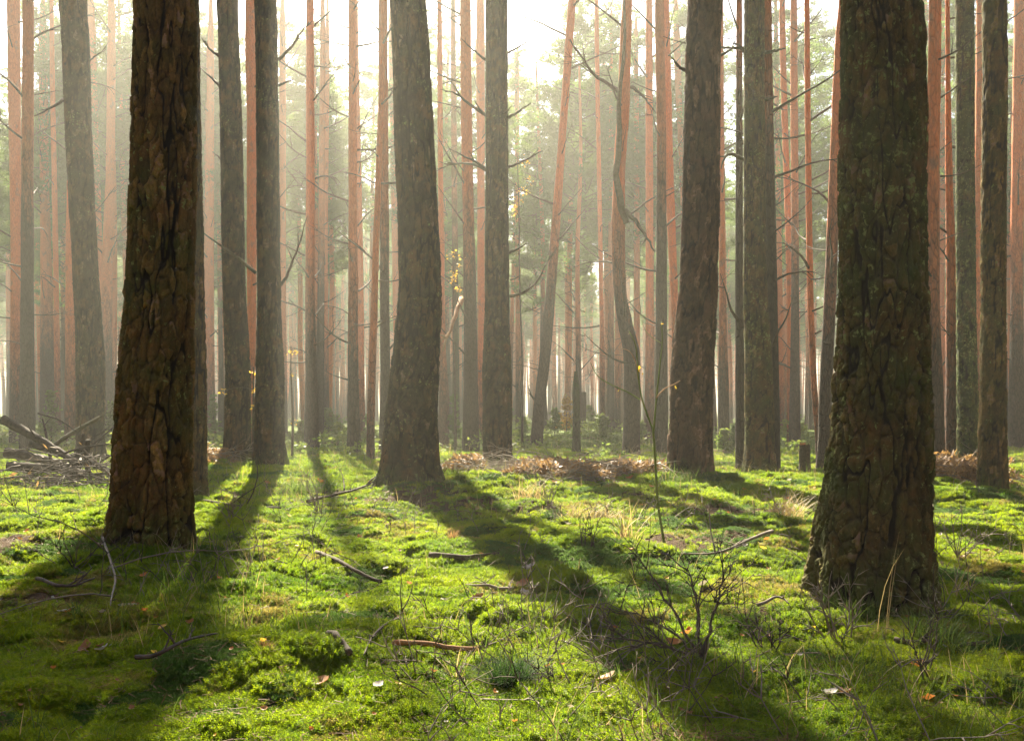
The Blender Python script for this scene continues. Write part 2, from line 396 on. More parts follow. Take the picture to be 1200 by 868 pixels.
def trunk_mesh(name, prof, d, mat, seed, top=16.0, res=.006, bark=.016, cell=(.055, .15), flare=.10, base=None):
    z, x, r = trunk_axis(prof, d, top)
    zvis = EYE + (HY + 60) / F * d                       # the picture's upper edge and a little more
    zs = np.concatenate([np.arange(z[0], min(zvis, top), res * 1.25), np.linspace(min(zvis, top), top, 40)[1:]])
    cx, rr = pchip(zs, z, x), pchip(zs, z, r)
    flare *= 2.0; R0 = float(np.median(r)); seg = int(max(20, 2 * np.pi * R0 / res))
    th = np.linspace(0, 2 * np.pi, seg, endpoint=False)
    T, Z = np.meshgrid(th, zs)
    R = np.repeat(rr[:, None], seg, 1)
    c, s = np.cos(T), np.sin(T)
    g0 = base if base is not None else 0.0
    lobes = 4 + seed % 3
    fl = np.exp(-np.clip(Z - g0, 0, None) / .19)
    R = R * (1 + flare * fl * (.6 * np.cos(lobes * T + seed) + .4 * np.cos((lobes + 3) * T + seed * 2.1)))
    R = R * (1 + .05 * (fbm(c * 1.1 + 7, s * 1.1, Z * 1.3, seed, 2) - .5))
    # bark: plates between furrows, two sizes, bent by noise
    n = max(5, round(2 * np.pi * R0 / cell[0]))
    wu = 1.1 * (fbm(c * 3 * R0 / .2, s * 3 * R0 / .2, Z * 5, seed + 3, 3) - .5)
    wv = 1.3 * (fbm(c * 3, s * 3 + 9, Z * 4, seed + 4, 2) - .5)
    U = T / (2 * np.pi) * n + wu; V = Z / cell[1] + wv
    f1, f2, rid = worley(U, V, seed + 5, n, .95)
    # long winding fissures, and smaller plates that flake between them
    kk = 1 / cell[0]
    rd = np.abs(2 * fbm(c * R0 * kk * .8 + 3, s * R0 * kk * .8, Z * kk * .14 + wv * .15, seed + 11, 3) - 1)
    wid = .035 + .10 * fbm(c * 2, s * 2, Z * 2.5, seed + 12, 2)
    fis = sstep(.15, 1.0, rd / wid)
    rd2 = np.abs(2 * fbm(c * R0 * kk * 1.7, s * R0 * kk * 1.7 + 5, Z * kk * .5, seed + 13, 2) - 1)
    fis2 = sstep(.01, .07, rd2)
    pe = sstep(.03, .20, f2 - f1)
    e1 = fis * (.35 + .65 * pe) * (.6 + .4 * fis2)
    g1, g2, rid2 = worley(U * 2, V * 2.2, seed + 6, 2 * n, .95)
    e2 = sstep(.02, .16, g2 - g1)
    rough = fbm(c * R0 * 45, s * R0 * 45, Z * 30, seed + 8, 3)
    h = e1 * (.45 + .55 * rid) * .75 + e2 * (.08 + .22 * rid2) * e1 + .25 * (rough - .5)
    thick = bark * (.75 + .5 * np.clip(1 - Z / 4, 0, 1))
    R = R + thick * (h - .75)
    X = cx[:, None] + R * c; Y = d + float(np.median(rr)) + R * s
    v = np.stack([X, Y, Z], -1).reshape(-1, 3)
    m = len(zs); i, j = np.meshgrid(np.arange(m - 1), np.arange(seg), indexing='ij'); k = (j + 1) % seg
    q = np.stack([i * seg + j, i * seg + k, (i + 1) * seg + k, (i + 1) * seg + j], -1).reshape(-1, 4)
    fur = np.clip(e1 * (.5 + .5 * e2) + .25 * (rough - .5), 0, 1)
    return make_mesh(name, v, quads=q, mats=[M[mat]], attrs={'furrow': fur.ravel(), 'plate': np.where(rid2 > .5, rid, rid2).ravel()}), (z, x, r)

def slim_mesh(name, z, x, y, r, mat, seed, seg=22, rings=90, wob=.0):
    """a slim trunk: smooth tapered shaft with knots and a gently uneven outline"""
    zs = np.linspace(z[0], z[-1], rings); cx, rr = pchip(zs, z, x), pchip(zs, z, r)
    th = np.linspace(0, 2 * np.pi, seg, endpoint=False); T, Z = np.meshgrid(th, zs)
    c, s = np.cos(T), np.sin(T)
    R = rr[:, None] * (1 + .16 * (fbm(c * 1.5, s * 1.5, Z * 2.2, seed, 3) - .5))
    for kz in np.arange(z[0] + 1.2, z[-1], .55):        # whorl swellings
        R = R * (1 + .035 * np.exp(-((Z - kz - .2 * math.sin(kz * 9 + seed)) / .06) ** 2))
    X = cx[:, None] + R * c + wob * (vnoise(Z * .5, seed, 0, 5) - .5); Y = y + R * s + wob * (vnoise(Z * .45, seed + 9, 0, 6) - .5)
    m = rings; i, j = np.meshgrid(np.arange(m - 1), np.arange(seg), indexing='ij'); k = (j + 1) % seg
    q = np.stack([i * seg + j, i * seg + k, (i + 1) * seg + k, (i + 1) * seg + j], -1).reshape(-1, 4)
    return make_mesh(name, np.stack([X, Y, Z], -1).reshape(-1, 3), quads=q, mats=[M[mat]])

# ------------------------------------------------------------------ dead branches
def branch_geo(g, p0, dirv, L, r0, rnd, droop=-.25, kids=3, m=0, sides=5, n=9, kink=.10):
    p = np.array(p0, float); dv = np.array(dirv, float); dv /= np.linalg.norm(dv)
    pts = [p.copy()]
    for k in range(n - 1):
        dv = dv + np.array([rnd.uniform(-kink, kink), rnd.uniform(-kink, kink), rnd.uniform(-kink, kink) + droop / n])
        dv /= np.linalg.norm(dv); p = p + dv * L / (n - 1); pts.append(p.copy())
    g.tube(pts, r0 * np.linspace(1, .18, n), sides, m)
    for k in range(kids):
        t = rnd.randint(2, n - 2); base = pts[t]; dd = np.array(pts[t]) - pts[t - 1]; dd /= np.linalg.norm(dd)
        side = np.cross(dd, [rnd.uniform(-1, 1), rnd.uniform(-1, 1), rnd.uniform(-1, 1)]); side /= np.linalg.norm(side) + 1e-6
        branch_geo(g, base, dd * .75 + side * .7, L * rnd.uniform(.2, .45), r0 * (1 - t / n) * .6 + .0015, rnd, droop, max(0, kids - 2), m, 4, 6, kink)

rb = random.Random(5)
BRANCH = []                                              # eight dead branches, 1 m long, growing along +x and upward
for b in range(8):
    g = Geo(); branch_geo(g, (0, 0, 0), (1, 0, [.55, .8, .3, .1, .65, -.15, .45, .95][b]), 1.0, .017, rb, [-.5, -.2, .2, .5, -.9, .6, 0, -.6][b], [3, 2, 4, 2, 3, 1, 4, 2][b])
    BRANCH.append(g.mesh('dead_branch', [M['deadwood']]))

def stick_branches(root, z, x, y, r, rnd, n, zlo, zhi, lmin, lmax):
    for k in range(n):
        zz = zlo + (zhi - zlo) * (k + rnd.random()) / n
        th = rnd.uniform(0, 2 * math.pi)
        rad = float(np.interp(zz, z, r)); cx = float(np.interp(zz, z, x))
        o = link('dead_branch', BRANCH[rnd.randrange(8)], root)
        o.location = (cx + rad * .7 * math.cos(th) - root.location.x, y + rad * .7 * math.sin(th) - root.location.y, zz - root.location.z)
        o.rotation_euler = (rnd.uniform(-.3, .3), rnd.uniform(-.3, .25), th)
        s = rnd.uniform(lmin, lmax); o.scale = (s, s, s)

# ------------------------------------------------------------------ crowns
def crown_mesh(seed, z0, z1, rad, nb=46, dens=1.0):
    rnd = random.Random(seed); g = Geo(); nv, nq = [], []
    cl = []
    for b in range(nb):
        t = (b + rnd.random()) / nb; z = z0 + (z1 - z0) * t
        L = rad * (.35 + .75 * math.sin(math.pi * min(1, .15 + .85 * t)) ** .8) * rnd.uniform(.5, 1.1) * (1 - .55 * t * t)
        th = rnd.uniform(0, 2 * math.pi); rise = rnd.uniform(-.15, .55)
        pts = [np.array([0, 0, z])]; dv = np.array([math.cos(th), math.sin(th), rise])
        for k in range(6):
            dv = dv + np.array([rnd.uniform(-.2, .2), rnd.uniform(-.2, .2), rnd.uniform(-.12, .2)]); dv /= np.linalg.norm(dv)
            pts.append(pts[-1] + dv * L / 6)
        g.tube(pts, np.linspace(.028, .006, 7), 4, 1, cap=False)
        for k in range(int(L * 11 * dens)):
            f = rnd.uniform(.3, 1) ** .7 * 5.999; i = int(f)
            c = pts[i] + (pts[i + 1] - pts[i]) * (f - i) + np.array([rnd.gauss(0, .13), rnd.gauss(0, .13), rnd.gauss(.03, .09)]) * (L / 1.6 + .3)
            cl.append(c)
    cl = np.array(cl); R = np.random.default_rng(seed); per = 10
    C = np.repeat(cl, per, 0); n = len(C)
    dv = R.normal(size=(n, 3)); dv[:, 2] = np.abs(dv[:, 2]) * .8 + .1; dv /= np.linalg.norm(dv, axis=1)[:, None]
    sd = np.cross(dv, R.normal(size=(n, 3))); sd /= np.linalg.norm(sd, axis=1)[:, None]
    ln = R.uniform(.10, .24, (n, 1)); wd = R.uniform(.008, .022, (n, 1))
    v = np.stack([C - sd * wd * .4, C + sd * wd * .4, C + dv * ln + sd * wd, C + dv * ln - sd * wd], 1).reshape(-1, 3)
    q = np.arange(n * 4).reshape(-1, 4)
    g.add(v, q, None, 0)
    return g.mesh('crown', [M['needle'], M['deadwood']], smooth=False)
CROWN = [crown_mesh(50 + k, z0, z1, rad, nb, de) for k, (z0, z1, rad, nb, de) in enumerate(
    [(9.0, 19.0, 3.0, 80, 2.0), (7.5, 18.5, 2.5, 80, 1.9), (10.0, 19.5, 3.2, 76, 2.1), (8.0, 18.5, 2.4, 76, 2.0), (6.0, 17.0, 2.1, 80, 1.8)])]

# ------------------------------------------------------------------ the traced trees
# near, dark, thick trunks: name, base y, outline, bark, plates, label
NEAR = [
 ('pine_tree', 722, [(0, 986, 1079), (40, 985, 1081), (150, 984, 1082), (336, 983, 1085), (450, 977, 1088), (550, 967, 1090), (620, 957, 1090), (680, 950, 1092), (722, 945, 1095)],
  'bark_mossy', 'broad old pine with deeply furrowed mossy bark, nearest trunk on the right', .0045, .030, (.055, .15), .13),
 ('pine_tree', 640, [(0, 159, 231), (40, 158, 231), (300, 151, 228), (450, 140, 226), (560, 132, 225), (610, 128, 225), (640, 123, 224)],
  'bark_brown', 'broad old pine with flaking brown bark, nearest trunk on the left', .006, .034, (.07, .18), .12),
 ('pine_tree', 585, [(40, 202, 234), (300, 207, 239), (450, 208, 242), (560, 208, 243), (585, 205, 245)],
  'bark_brown', 'brown pine trunk standing half hidden behind the broad flaking brown pine', .013, .022, (.07, .2), .08),
 ('pine_tree', 578, [(0, 457, 500), (40, 459, 503), (150, 462, 509), (230, 465, 513), (336, 467, 518), (400, 461, 516), (500, 450, 514), (545, 446, 516), (578, 440, 523)],
  'bark_grey', 'grey green pine with a swollen leaning foot ringed by brown needles', .011, .025, (.075, .2), .16),
 ('pine_tree', 562, [(0, 805, 846), (40, 803, 844), (200, 799, 843), (336, 795, 841), (400, 788, 838), (500, 783, 835), (545, 781, 835), (562, 778, 836)],
  'bark_red', 'thick pine with rugged reddish grey plated bark behind the thin green sapling', .013, .034, (.085, .24), .08),
 ('pine_tree', 551, [(0, 569, 595), (40, 569, 595), (336, 568, 597), (450, 565, 600), (530, 565, 601), (551, 563, 604)],
  'bark_grey', 'straight dark pine with a ring of mossy dead branches above mid height', .016, .024, (.08, .22), .08),
 ('pine_tree', 549, [(0, 299, 325), (40, 300, 326), (336, 302, 330), (450, 300, 334), (520, 298, 335), (549, 295, 338)],
  'bark_grey', 'dark pine with a flared foot, thicker of the close dark pair', .016, .024, (.08, .22), .08),
 ('pine_tree', 543, [(0, 254, 279), (40, 256, 280), (150, 258, 284), (336, 261, 288), (450, 264, 294), (520, 262, 294), (543, 259, 297)],
  'bark_grey', 'dark pine with broken side branches, thinner of the close dark pair', .017, .024, (.08, .22), .08),
 ('pine_tree', 540, [(0, 70, 101), (40, 73, 104), (150, 77, 107), (300, 85, 114), (450, 90, 123), (510, 90, 122), (540, 88, 124)],
  'bark_grey', 'dark leaning pine rising behind the heap of old logs', .018, .024, (.08, .24), .06),
 ('pine_tree', 557, [(0, 871, 895), (40, 871, 895), (300, 870, 897), (450, 872, 905), (530, 871, 907), (557, 868, 910)],
  'bark_mossy', 'dark pine speckled with green lichen over an orange brown foot', .015, .020, (.07, .2), .06),
 ('pine_tree', 557, [(0, 1120, 1141), (40, 1120, 1141), (336, 1121, 1143), (480, 1122, 1146), (557, 1120, 1150)],
  'bark_ivy', 'pine trunk wholly overgrown with green lichen and moss', .015, .020, (.05, .08), .05),
 ('pine_tree', 576, [(0, 1152, 1180), (40, 1152, 1180), (300, 1150, 1178), (576, 1147, 1180)],
  'bark_brown', 'dark brown pine at the very edge beside the moss covered trunk', .014, .024, (.07, .2), .06),
]
near_info = []
for k, (nm, by, prof, mat, lab, res, bark, cell, flare) in enumerate(NEAR):
    d = float(G((prof[-1][1] + prof[-1][2]) / 2, by)[1])
    r0 = (prof[-1][2] - prof[-1][1]) / 2 / F * d
    xb = ((prof[-1][1] + prof[-1][2]) / 2 - CX) / F * (d + r0)
    t = thing(nm, lab, 'tree', (xb, d + r0, float(gh(xb, d + r0))), 'old pines in front')
    me, ax = trunk_mesh('trunk', prof, d, mat, 100 + 7 * k, 17.0, res, bark, cell, flare, float(gh(xb, d)))
    o = link('trunk', me, t); o.matrix_parent_inverse.identity()
    me.transform(__import__('mathutils').Matrix.Translation(-t.location))
    near_info.append((t, d, r0, ax))
    o = link('crown', CROWN[0 if k % 2 else 2], t, (float(np.interp(13, ax[0], ax[1])) - xb, 0, -t.location.z + (.4 if k == 5 else 2.0 if k == 7 else 4.0 if k == 6 else .8)))  # unseen crowns above the frame, added and raised to dapple the foreground with shade
    o.rotation_euler[2] = k * 1.3; o.scale = (.72, .72, 1) if k in (6, 7) else (.85, .85, 1)

def near_branch(idx, pts, r, mat='deadwood', kids=3, depth=0.0, seed=1):
    """a dead branch of a near trunk, along photo pixels pts, bending a little towards or away from the camera"""
    t, d, r0, ax = near_info[idx] if isinstance(idx, int) else idx
    rnd = random.Random(seed * 17 + len(pts))
    P = np.array([W(x, y, d + r0 * .8 + depth * k / max(1, len(pts) - 1)) for k, (x, y) in enumerate(pts)])
    L = np.linalg.norm(np.diff(P, axis=0), axis=1).sum(); n = 12
    C = smooth_curve(P, n); C[1:-1] += np.array([[rnd.uniform(-1, 1) for _ in range(3)] for _ in range(n - 2)]) * .012 * L
    g = Geo(); g.tube(C, r * np.linspace(1, .25, n), 7)
    for k in range(kids):
        i = rnd.randint(3, n - 2); dd = C[i] - C[i - 1]; dd /= np.linalg.norm(dd)
        up = np.array([rnd.uniform(-.6, .6), rnd.uniform(-.8, .8), rnd.uniform(-.3, .9)])
        branch_geo(g, C[i], dd * .8 + up * .7, L * rnd.uniform(.15, .4), r * .45, rnd, 0, 1, 0, 5, 7)
    me = g.mesh('branch', [M[mat]]); me.transform(__import__('mathutils').Matrix.Translation(-t.location))
    link('branch', me, t)
for a in [(8, [(75, 117), (60, 126), (40, 136)], .035, 'deadwood', 1, -.6), (8, [(104, 72), (112, 66), (124, 58)], .02, 'deadwood', 2, .5),
          (7, [(257, 101), (246, 90), (230, 76)], .028, 'deadwood', 2, .6), (7, [(257, 66), (246, 58), (236, 44)], .03, 'deadwood', 2, -.3), (7, [(262, 190), (256, 184), (249, 178)], .02, 'deadwood', 0, .2),
          (6, [(300, 320), (276, 300), (252, 283), (231, 269)], .030, 'deadwood_moss', 2, -.5), (6, [(329, 334), (340, 315), (350, 285), (360, 254)], .028, 'deadwood', 2, -.4),
          (6, [(326, 70), (340, 57), (352, 40), (362, 26)], .03, 'deadwood', 3, .4), (6, [(327, 100), (344, 93)], .025, 'deadwood', 0, .2),
          (5, [(569, 135), (562, 128), (556, 118)], .028, 'deadwood', 1, -.4), (5, [(595, 138), (606, 132), (622, 121)], .03, 'deadwood_moss', 1, -.6), (5, [(580, 136), (592, 132), (600, 124)], .022, 'deadwood_moss', 0, -.4),
          (5, [(569, 199), (555, 193), (538, 191), (512, 198)], .032, 'deadwood_moss', 3, .5), (5, [(569, 197), (550, 186), (526, 174)], .026, 'deadwood', 2, -.7), (5, [(569, 135), (550, 122), (536, 110), (522, 108)], .03, 'deadwood', 3, -.8),
          (5, [(596, 196), (610, 190), (636, 177)], .028, 'deadwood', 2, -.6), (5, [(596, 296), (606, 292), (617, 285)], .03, 'deadwood_moss', 1, -.4), (5, [(597, 347), (616, 341), (632, 326), (644, 300)], .03, 'deadwood_moss', 3, .5),
          (5, [(597, 328), (604, 326), (611, 322)], .02, 'deadwood_moss', 0, 0), (5, [(569, 70), (556, 60), (545, 50)], .025, 'deadwood', 2, .5), (5, [(596, 62), (610, 54), (622, 48)], .02, 'deadwood', 2, .3),
          (9, [(872, 187), (858, 181), (850, 184), (845, 198)], .032, 'deadwood_moss', 1, -.2), (9, [(872, 60), (866, 54), (859, 51)], .03, 'deadwood', 0, -.3),
          (4, [(803, 82), (795, 78), (786, 66)], .025, 'deadwood', 1, -.3), (4, [(843, 66), (856, 58), (862, 46)], .02, 'deadwood', 1, .3), (0, [(1085, 318), (1092, 324)], .012, 'deadwood_moss', 0, -.02)]:
    near_branch(*a, seed=a[1][0][0] + a[1][0][1])

# mid-distance pines: base y, outline, bark, label, dead branches, crown (index or None)
MID = [
 (507, [(40, 45, 54), (200, 46, 56), (336, 47, 60), (507, 46, 63)], 'pine', 'slim pine nearest the edge beyond the heap of old logs, orange higher up', 10, 0),
 (512, [(40, 58, 63), (300, 62, 68), (512, 64, 71)], 'pine_red', 'thin red pine close beside the slim one beyond the log heap', 6, None),
 (525, [(40, 84, 95), (300, 77, 90), (450, 76, 91), (525, 75, 92)], 'pine_red', 'red barked pine half hidden behind the dark leaning pine', 4, None),
 (508, [(40, 102, 112), (336, 113, 121), (508, 116, 125)], 'pine_red', 'bright orange pine seen just right of the dark leaning pine', 8, 3),
 (510, [(40, 126, 135), (200, 124, 134), (336, 119, 131), (430, 121, 131), (510, 123, 134)], 'pine', 'slim twiggy pine with slightly crooked grey foot left of the broad brown pine', 14, 1),
 (500, [(40, 146, 152), (336, 148, 153), (500, 148, 154)], 'pine_red', 'very thin orange pine directly left of the broad brown pine', 8, None),
 (508, [(40, 243, 250), (336, 239, 250), (440, 240, 251), (508, 239, 253)], 'pine_red', 'red pine in the gap between the broad brown pine and the dark pair', 10, 2),
 (500, [(40, 252, 257), (336, 255, 260), (500, 256, 262)], 'pine_grey', 'thin grey pine close behind the thinner of the dark pair', 4, None),
 (528, [(40, 287, 300), (150, 289, 300), (336, 289, 300), (420, 290, 299), (470, 286, 297), (528, 284, 298)], 'pine_red', 'golden brown pine squeezed between the two dark pines of the pair', 6, None),
 (508, [(40, 327, 335), (336, 328, 335), (508, 328, 337)], 'pine', 'slim reddish pine standing just right of the dark pair', 10, 3),
 (526, [(40, 358, 367), (200, 358, 368), (336, 357, 368), (450, 357, 371), (526, 355, 374)], 'pine', 'straight pine with an orange top and grey foot, first beyond the dark pair', 14, 1),
 (513, [(40, 375, 381), (336, 372, 380), (513, 370, 380)], 'pine_grey', 'thin grey pine touching the straight orange topped pine', 8, 4),
 (508, [(40, 381, 386), (336, 377, 384), (508, 378, 386)], 'pine', 'thin pale pine just behind the thin grey one', 6, None),
 (530, [(40, 408, 417), (336, 408, 419), (450, 407, 420), (530, 406, 423)], 'pine', 'pine bristling with bare twigs between the dark pair and swollen foot pine', 16, 0),
 (516, [(40, 414, 420), (336, 419, 426), (516, 420, 428)], 'pine_red', 'thin reddish pine pressed against the twig covered one', 8, None),
 (536, [(40, 446, 452), (200, 440, 447), (336, 435, 443), (536, 429, 439)], 'pine_red', 'thin leaning red pine crossing in front of a straight one', 5, None),
 (532, [(40, 443, 454), (336, 445, 456), (460, 445, 457), (532, 443, 459)], 'pine_grey', 'straight pine with orange top just left of the swollen foot pine', 8, 2),
 (508, [(40, 455, 462), (336, 460, 468), (508, 462, 471)], 'pine_red', 'pale red pine peeping from behind the swollen foot pine', 6, None),
 (522, [(40, 512, 518), (200, 513, 519), (400, 513, 522), (470, 514, 526), (522, 510, 527)], 'pine_red', 'thin red pine with a dark bent foot behind the swollen foot pine', 7, None),
 (512, [(40, 528, 534), (336, 530, 537), (512, 530, 539)], 'pine_green', 'thin greenish trunk between swollen foot pine and the straight dark pine', 8, None),
 (529, [(40, 539, 552), (200, 541, 554), (336, 543, 558), (450, 543, 560), (529, 541, 562)], 'pine', 'patchy grey and orange pine left of the straight dark pine', 12, 1),
 (515, [(40, 558, 568), (336, 560, 568), (515, 559, 570)], 'pine_red', 'red pine tucked behind the straight dark pine', 6, None),
 (503, [(40, 603, 608), (336, 604, 610), (503, 604, 611)], 'pine', 'very thin pale pine next right of the straight dark pine', 8, 3),
 (522, [(0, 666, 675), (40, 663, 672), (180, 653, 662), (300, 643, 654), (420, 632, 645), (480, 625, 638), (522, 621, 637)], 'pine', 'strongly leaning pine that slants up to the right over the brush heap', 8, None),
 (532, [(452, 671, 679), (500, 671, 680), (532, 670, 681)], 'pine_green', 'short moss green broken snag at the back of the brush heap', 0, None),
 (508, [(40, 669, 673), (300, 671, 676), (508, 672, 679)], 'pine_red', 'thin pale pine rising straight up behind the broken snag', 8, 3),
 (506, [(40, 688, 693), (336, 681, 688), (506, 679, 687)], 'pine', 'thin pine leaning slightly, beside the moss green snag', 10, 0),
 (514, [(40, 697, 702), (336, 702, 707), (440, 703, 709), (514, 702, 710)], 'pine_red', 'thin straight reddish pine in the bright gap left of the crooked pine', 8, None),
 (531, [(0, 730, 741), (40, 727, 740), (120, 724, 738), (200, 719, 733), (270, 717, 733), (336, 719, 734), (375, 724, 741), (420, 731, 751), (480, 731, 750), (531, 729, 751)], 'pine', 'crooked pine with an S bend low on its trunk', 6, None),
 (507, [(40, 743, 748), (336, 743, 750), (507, 742, 751)], 'pine_red', 'pale slim pine right behind the crooked pine', 8, 3),
 (517, [(40, 757, 765), (336, 757, 766), (517, 755, 768)], 'pine_red', 'straight red pine between the crooked pine and the rugged plated pine', 8, 4),
 (526, [(40, 771, 785), (160, 776, 788), (336, 785, 794), (526, 790, 800)], 'pine_red', 'red pine slanting in behind the rugged plated pine', 6, None),
 (531, [(40, 768, 779), (160, 770, 781), (336, 769, 782), (531, 766, 784)], 'pine_grey', 'dark grey pine beside the rugged plated pine', 5, None),
 (508, [(40, 789, 797), (200, 796, 802), (508, 806, 814)], 'pine_red', 'thin red pine vanishing behind the upper part of the rugged plated pine', 6, None),
 (528, [(40, 842, 848), (336, 843, 851), (450, 842, 854), (528, 841, 856)], 'pine', 'pine just right of the rugged plated pine, orange above and grey below', 9, 1),
 (550, [(40, 863, 870), (300, 862, 871), (450, 862, 873), (550, 862, 875)], 'pine_grey', 'slim dark pine close left of the lichen speckled pine', 7, None),
 (556, [(40, 894, 905), (200, 896, 908), (336, 898, 911), (556, 899, 915)], 'pine_grey', 'grey and red pine touching the lichen speckled pine on its right', 6, None),
 (508, [(40, 907, 912), (336, 911, 917), (508, 912, 919)], 'pine_red', 'thin pale pine first in the gap left of the small broken stump', 6, 3),
 (522, [(40, 914, 921), (336, 922, 929), (522, 922, 932)], 'pine_red', 'thin tilted pine leaning against the straight orange one above the stump', 8, None),
 (523, [(40, 927, 935), (336, 928, 937), (523, 925, 939)], 'pine', 'straight orange pine above the small broken stump', 12, 0),
 (541, [(40, 943, 949), (336, 946, 953), (440, 950, 957), (541, 956, 964)], 'pine_red', 'thin pine bending toward the foot of the leaning orange pine', 9, None),
 (550, [(0, 984, 991), (40, 980, 989), (200, 973, 985), (336, 967, 981), (500, 960, 975), (550, 957, 977)], 'pine', 'leaning orange pine slipping behind the broad mossy pine', 6, None),
 (510, [(40, 1081, 1088), (336, 1080, 1088), (510, 1080, 1090)], 'pine_red', 'pale red pine directly right of the broad mossy pine', 7, 2),
 (558, [(40, 1090, 1104), (200, 1088, 1102), (336, 1088, 1102), (450, 1089, 1106), (558, 1088, 1109)], 'pine', 'sturdy pine with orange top between broad mossy pine and the moss covered trunk', 8, None),
 (512, [(40, 1101, 1107), (336, 1100, 1107), (512, 1100, 1108)], 'pine_red', 'thin pale pine behind the sturdy orange topped pine', 6, None),
 (554, [(40, 1110, 1115), (200, 1110, 1118), (336, 1111, 1123), (554, 1109, 1130)], 'pine_red', 'reddish brown pine close left of the moss covered trunk', 6, None),
 (530, [(40, 1145, 1156), (336, 1142, 1152), (530, 1139, 1153)], 'pine_red', 'orange pine rising right behind the moss covered trunk', 6, 1),
 (520, [(0, 8, 22), (300, 12, 24), (520, 10, 27)], 'pine', 'orange topped pine outermost at the edge beyond the log heap', 8, 2),
 (530, [(0, 26, 38), (300, 24, 38), (530, 22, 40)], 'pine_grey', 'grey slim pine second from the edge beyond the log heap', 8, None),
 (525, [(0, 1190, 1204), (300, 1186, 1200), (525, 1183, 1202)], 'pine', 'orange topped pine outermost beyond the dark brown edge pine', 8, 0),
]
rm = random.Random(21)
mid_info = []
Tr = __import__('mathutils').Matrix.Translation
for k, (by, prof, mat, lab, nbr, crown) in enumerate(MID):
    d = depth_at(by) if by > 515 else min(48, depth_at(by) * rm.uniform(.98, 1.06))
    z, x, r = trunk_axis(prof, d, 18.5 if 'snag' not in lab else 1.75, .5)
    r0 = float(r[1]); xb = float(x[1]); zb = float(gh(xb, d))
    y = d + r0
    t = thing('pine_tree', lab, 'tree', (xb, y, zb), 'slim pines in the middle distance')
    me = slim_mesh('trunk', z, x, y, r, mat, 300 + k, 24, int(110 if d < 30 else 80))
    me.transform(Tr(-t.location)); link('trunk', me, t)
    ztop = EYE + HY / F * d + 1
    stick_branches(t, z, x, y, r, rm, int(nbr * 1.6), max(1.8, d * .035), min(17, ztop), .5 + d * .012, 1.0 + d * .035)
    if crown is None and d > 33: crown = k % 5
    if crown is not None and d > 30 and not (d < 42 and abs(xb - d * math.tan(SUN_AZ)) < 9):
        o = link('crown', CROWN[crown], t, (float(x[-1]) - xb, 0, -zb)); o.rotation_euler[2] = rm.uniform(0, 6.28)
    mid_info.append((t, d, r0, (z, x, r)))
def by_label(s): return [i for i, m in zip(mid_info, MID) if s in m[3]][0]
# the crooked pine keeps a second, mossy stem against its trunk; it and its neighbours carry longer dead branches
near_branch(by_label('S bend'), [(733, 262), (724, 235), (722, 190), (724, 140), (728, 90), (730, 40), (731, -10)], .09, 'deadwood_moss', 0, -.4, 3)
near_branch(by_label('S bend'), [(724, 107), (708, 95), (693, 84), (680, 66), (668, 46)], .045, 'deadwood', 3, -.8, 4)
near_branch(by_label('S bend'), [(733, 247), (744, 258), (756, 276), (767, 294)], .06, 'deadwood_moss', 1, -.8, 5)
near_branch(by_label('S bend'), [(740, 102), (752, 112), (769, 133)], .04, 'deadwood', 2, -.5, 6)
near_branch(by_label('patchy grey'), [(541, 350), (532, 372), (519, 411)], .07, 'deadwood_orange', 2, -1.5, 7)
near_branch(by_label('touching the lichen'), [(895, 62), (908, 60), (920, 57)], .03, 'deadwood_moss', 0, -.6, 8)
near_branch(by_label('touching the lichen'), [(896, 117), (904, 115), (911, 113)], .03, 'deadwood_moss', 0, -.3, 9)
near_branch(by_label('strongly leaning'), [(628, 470), (622, 462), (619, 452)], .035, 'deadwood', 2, -.3, 10)

# far pines, thin and pale in the haze: six kinds copied over the far wood
FAR = []
rf = random.Random(77)
for k in range(6):
    z = np.array([-.4, 0, .5, 4, 9, 14, 18.5]); r = np.array([.20, .19, .165, .14, .115, .09, .05]) * rf.uniform(.9, 1.15)
    x = np.cumsum([0, 0, 0] + [rf.uniform(-.22, .22) for _ in range(4)])
    tr = slim_mesh('trunk', z, x, 0.0, r, ['pine', 'pine_red', 'pine', 'pine_red', 'pine_grey', 'pine'][k], 700 + k, 12, 50)
    g = Geo(); nv = len(tr.vertices); co_ = np.empty(nv * 3, np.float32); tr.vertices.foreach_get('co', co_)
    fi = np.empty(len(tr.polygons) * 4, np.int32); tr.loops.foreach_get('vertex_index', fi); g.add(co_.reshape(-1, 3), fi.reshape(-1, 4), None, 0)
    for b in range(34):
        zz = rf.uniform(2.5, 15); th = rf.uniform(0, 6.28); cx = float(np.interp(zz, z, x))
        branch_geo(g, (cx + .03 * math.cos(th), .03 * math.sin(th), zz), (math.cos(th), math.sin(th), rf.uniform(-.1, .9)), rf.uniform(.6, 2.1), .018, rf, rf.uniform(-.4, .3), 2, 1, 3, 6)
    FAR.append((g.mesh('trunk', [tr.materials[0], M['deadwood']]), None, CROWN[k % 5], float(x[-1])))
far_pos = []
def put_far(px, d):
    k = rf.randrange(6); x = (px - CX) / F * d; tr, dl, cr, xt = FAR[k]
    t = thing('pine_tree', 'thin pine among the many pale trunks fading into the far haze', 'tree', (x, d, float(gh(x, d))), 'far pines fading into the haze')
    t.rotation_euler = (rf.uniform(-.02, .02), rf.uniform(-.025, .025), rf.uniform(0, 6.28)); s = rf.uniform(.82, 1.12); t.scale = (s * rf.uniform(.85, 1.05),) * 2 + (s,)
    link('trunk', tr, t)
    if rf.random() < (.95 if d < 62 else .6): link('crown', cr, t, (xt, 0, 0))
tries = 0
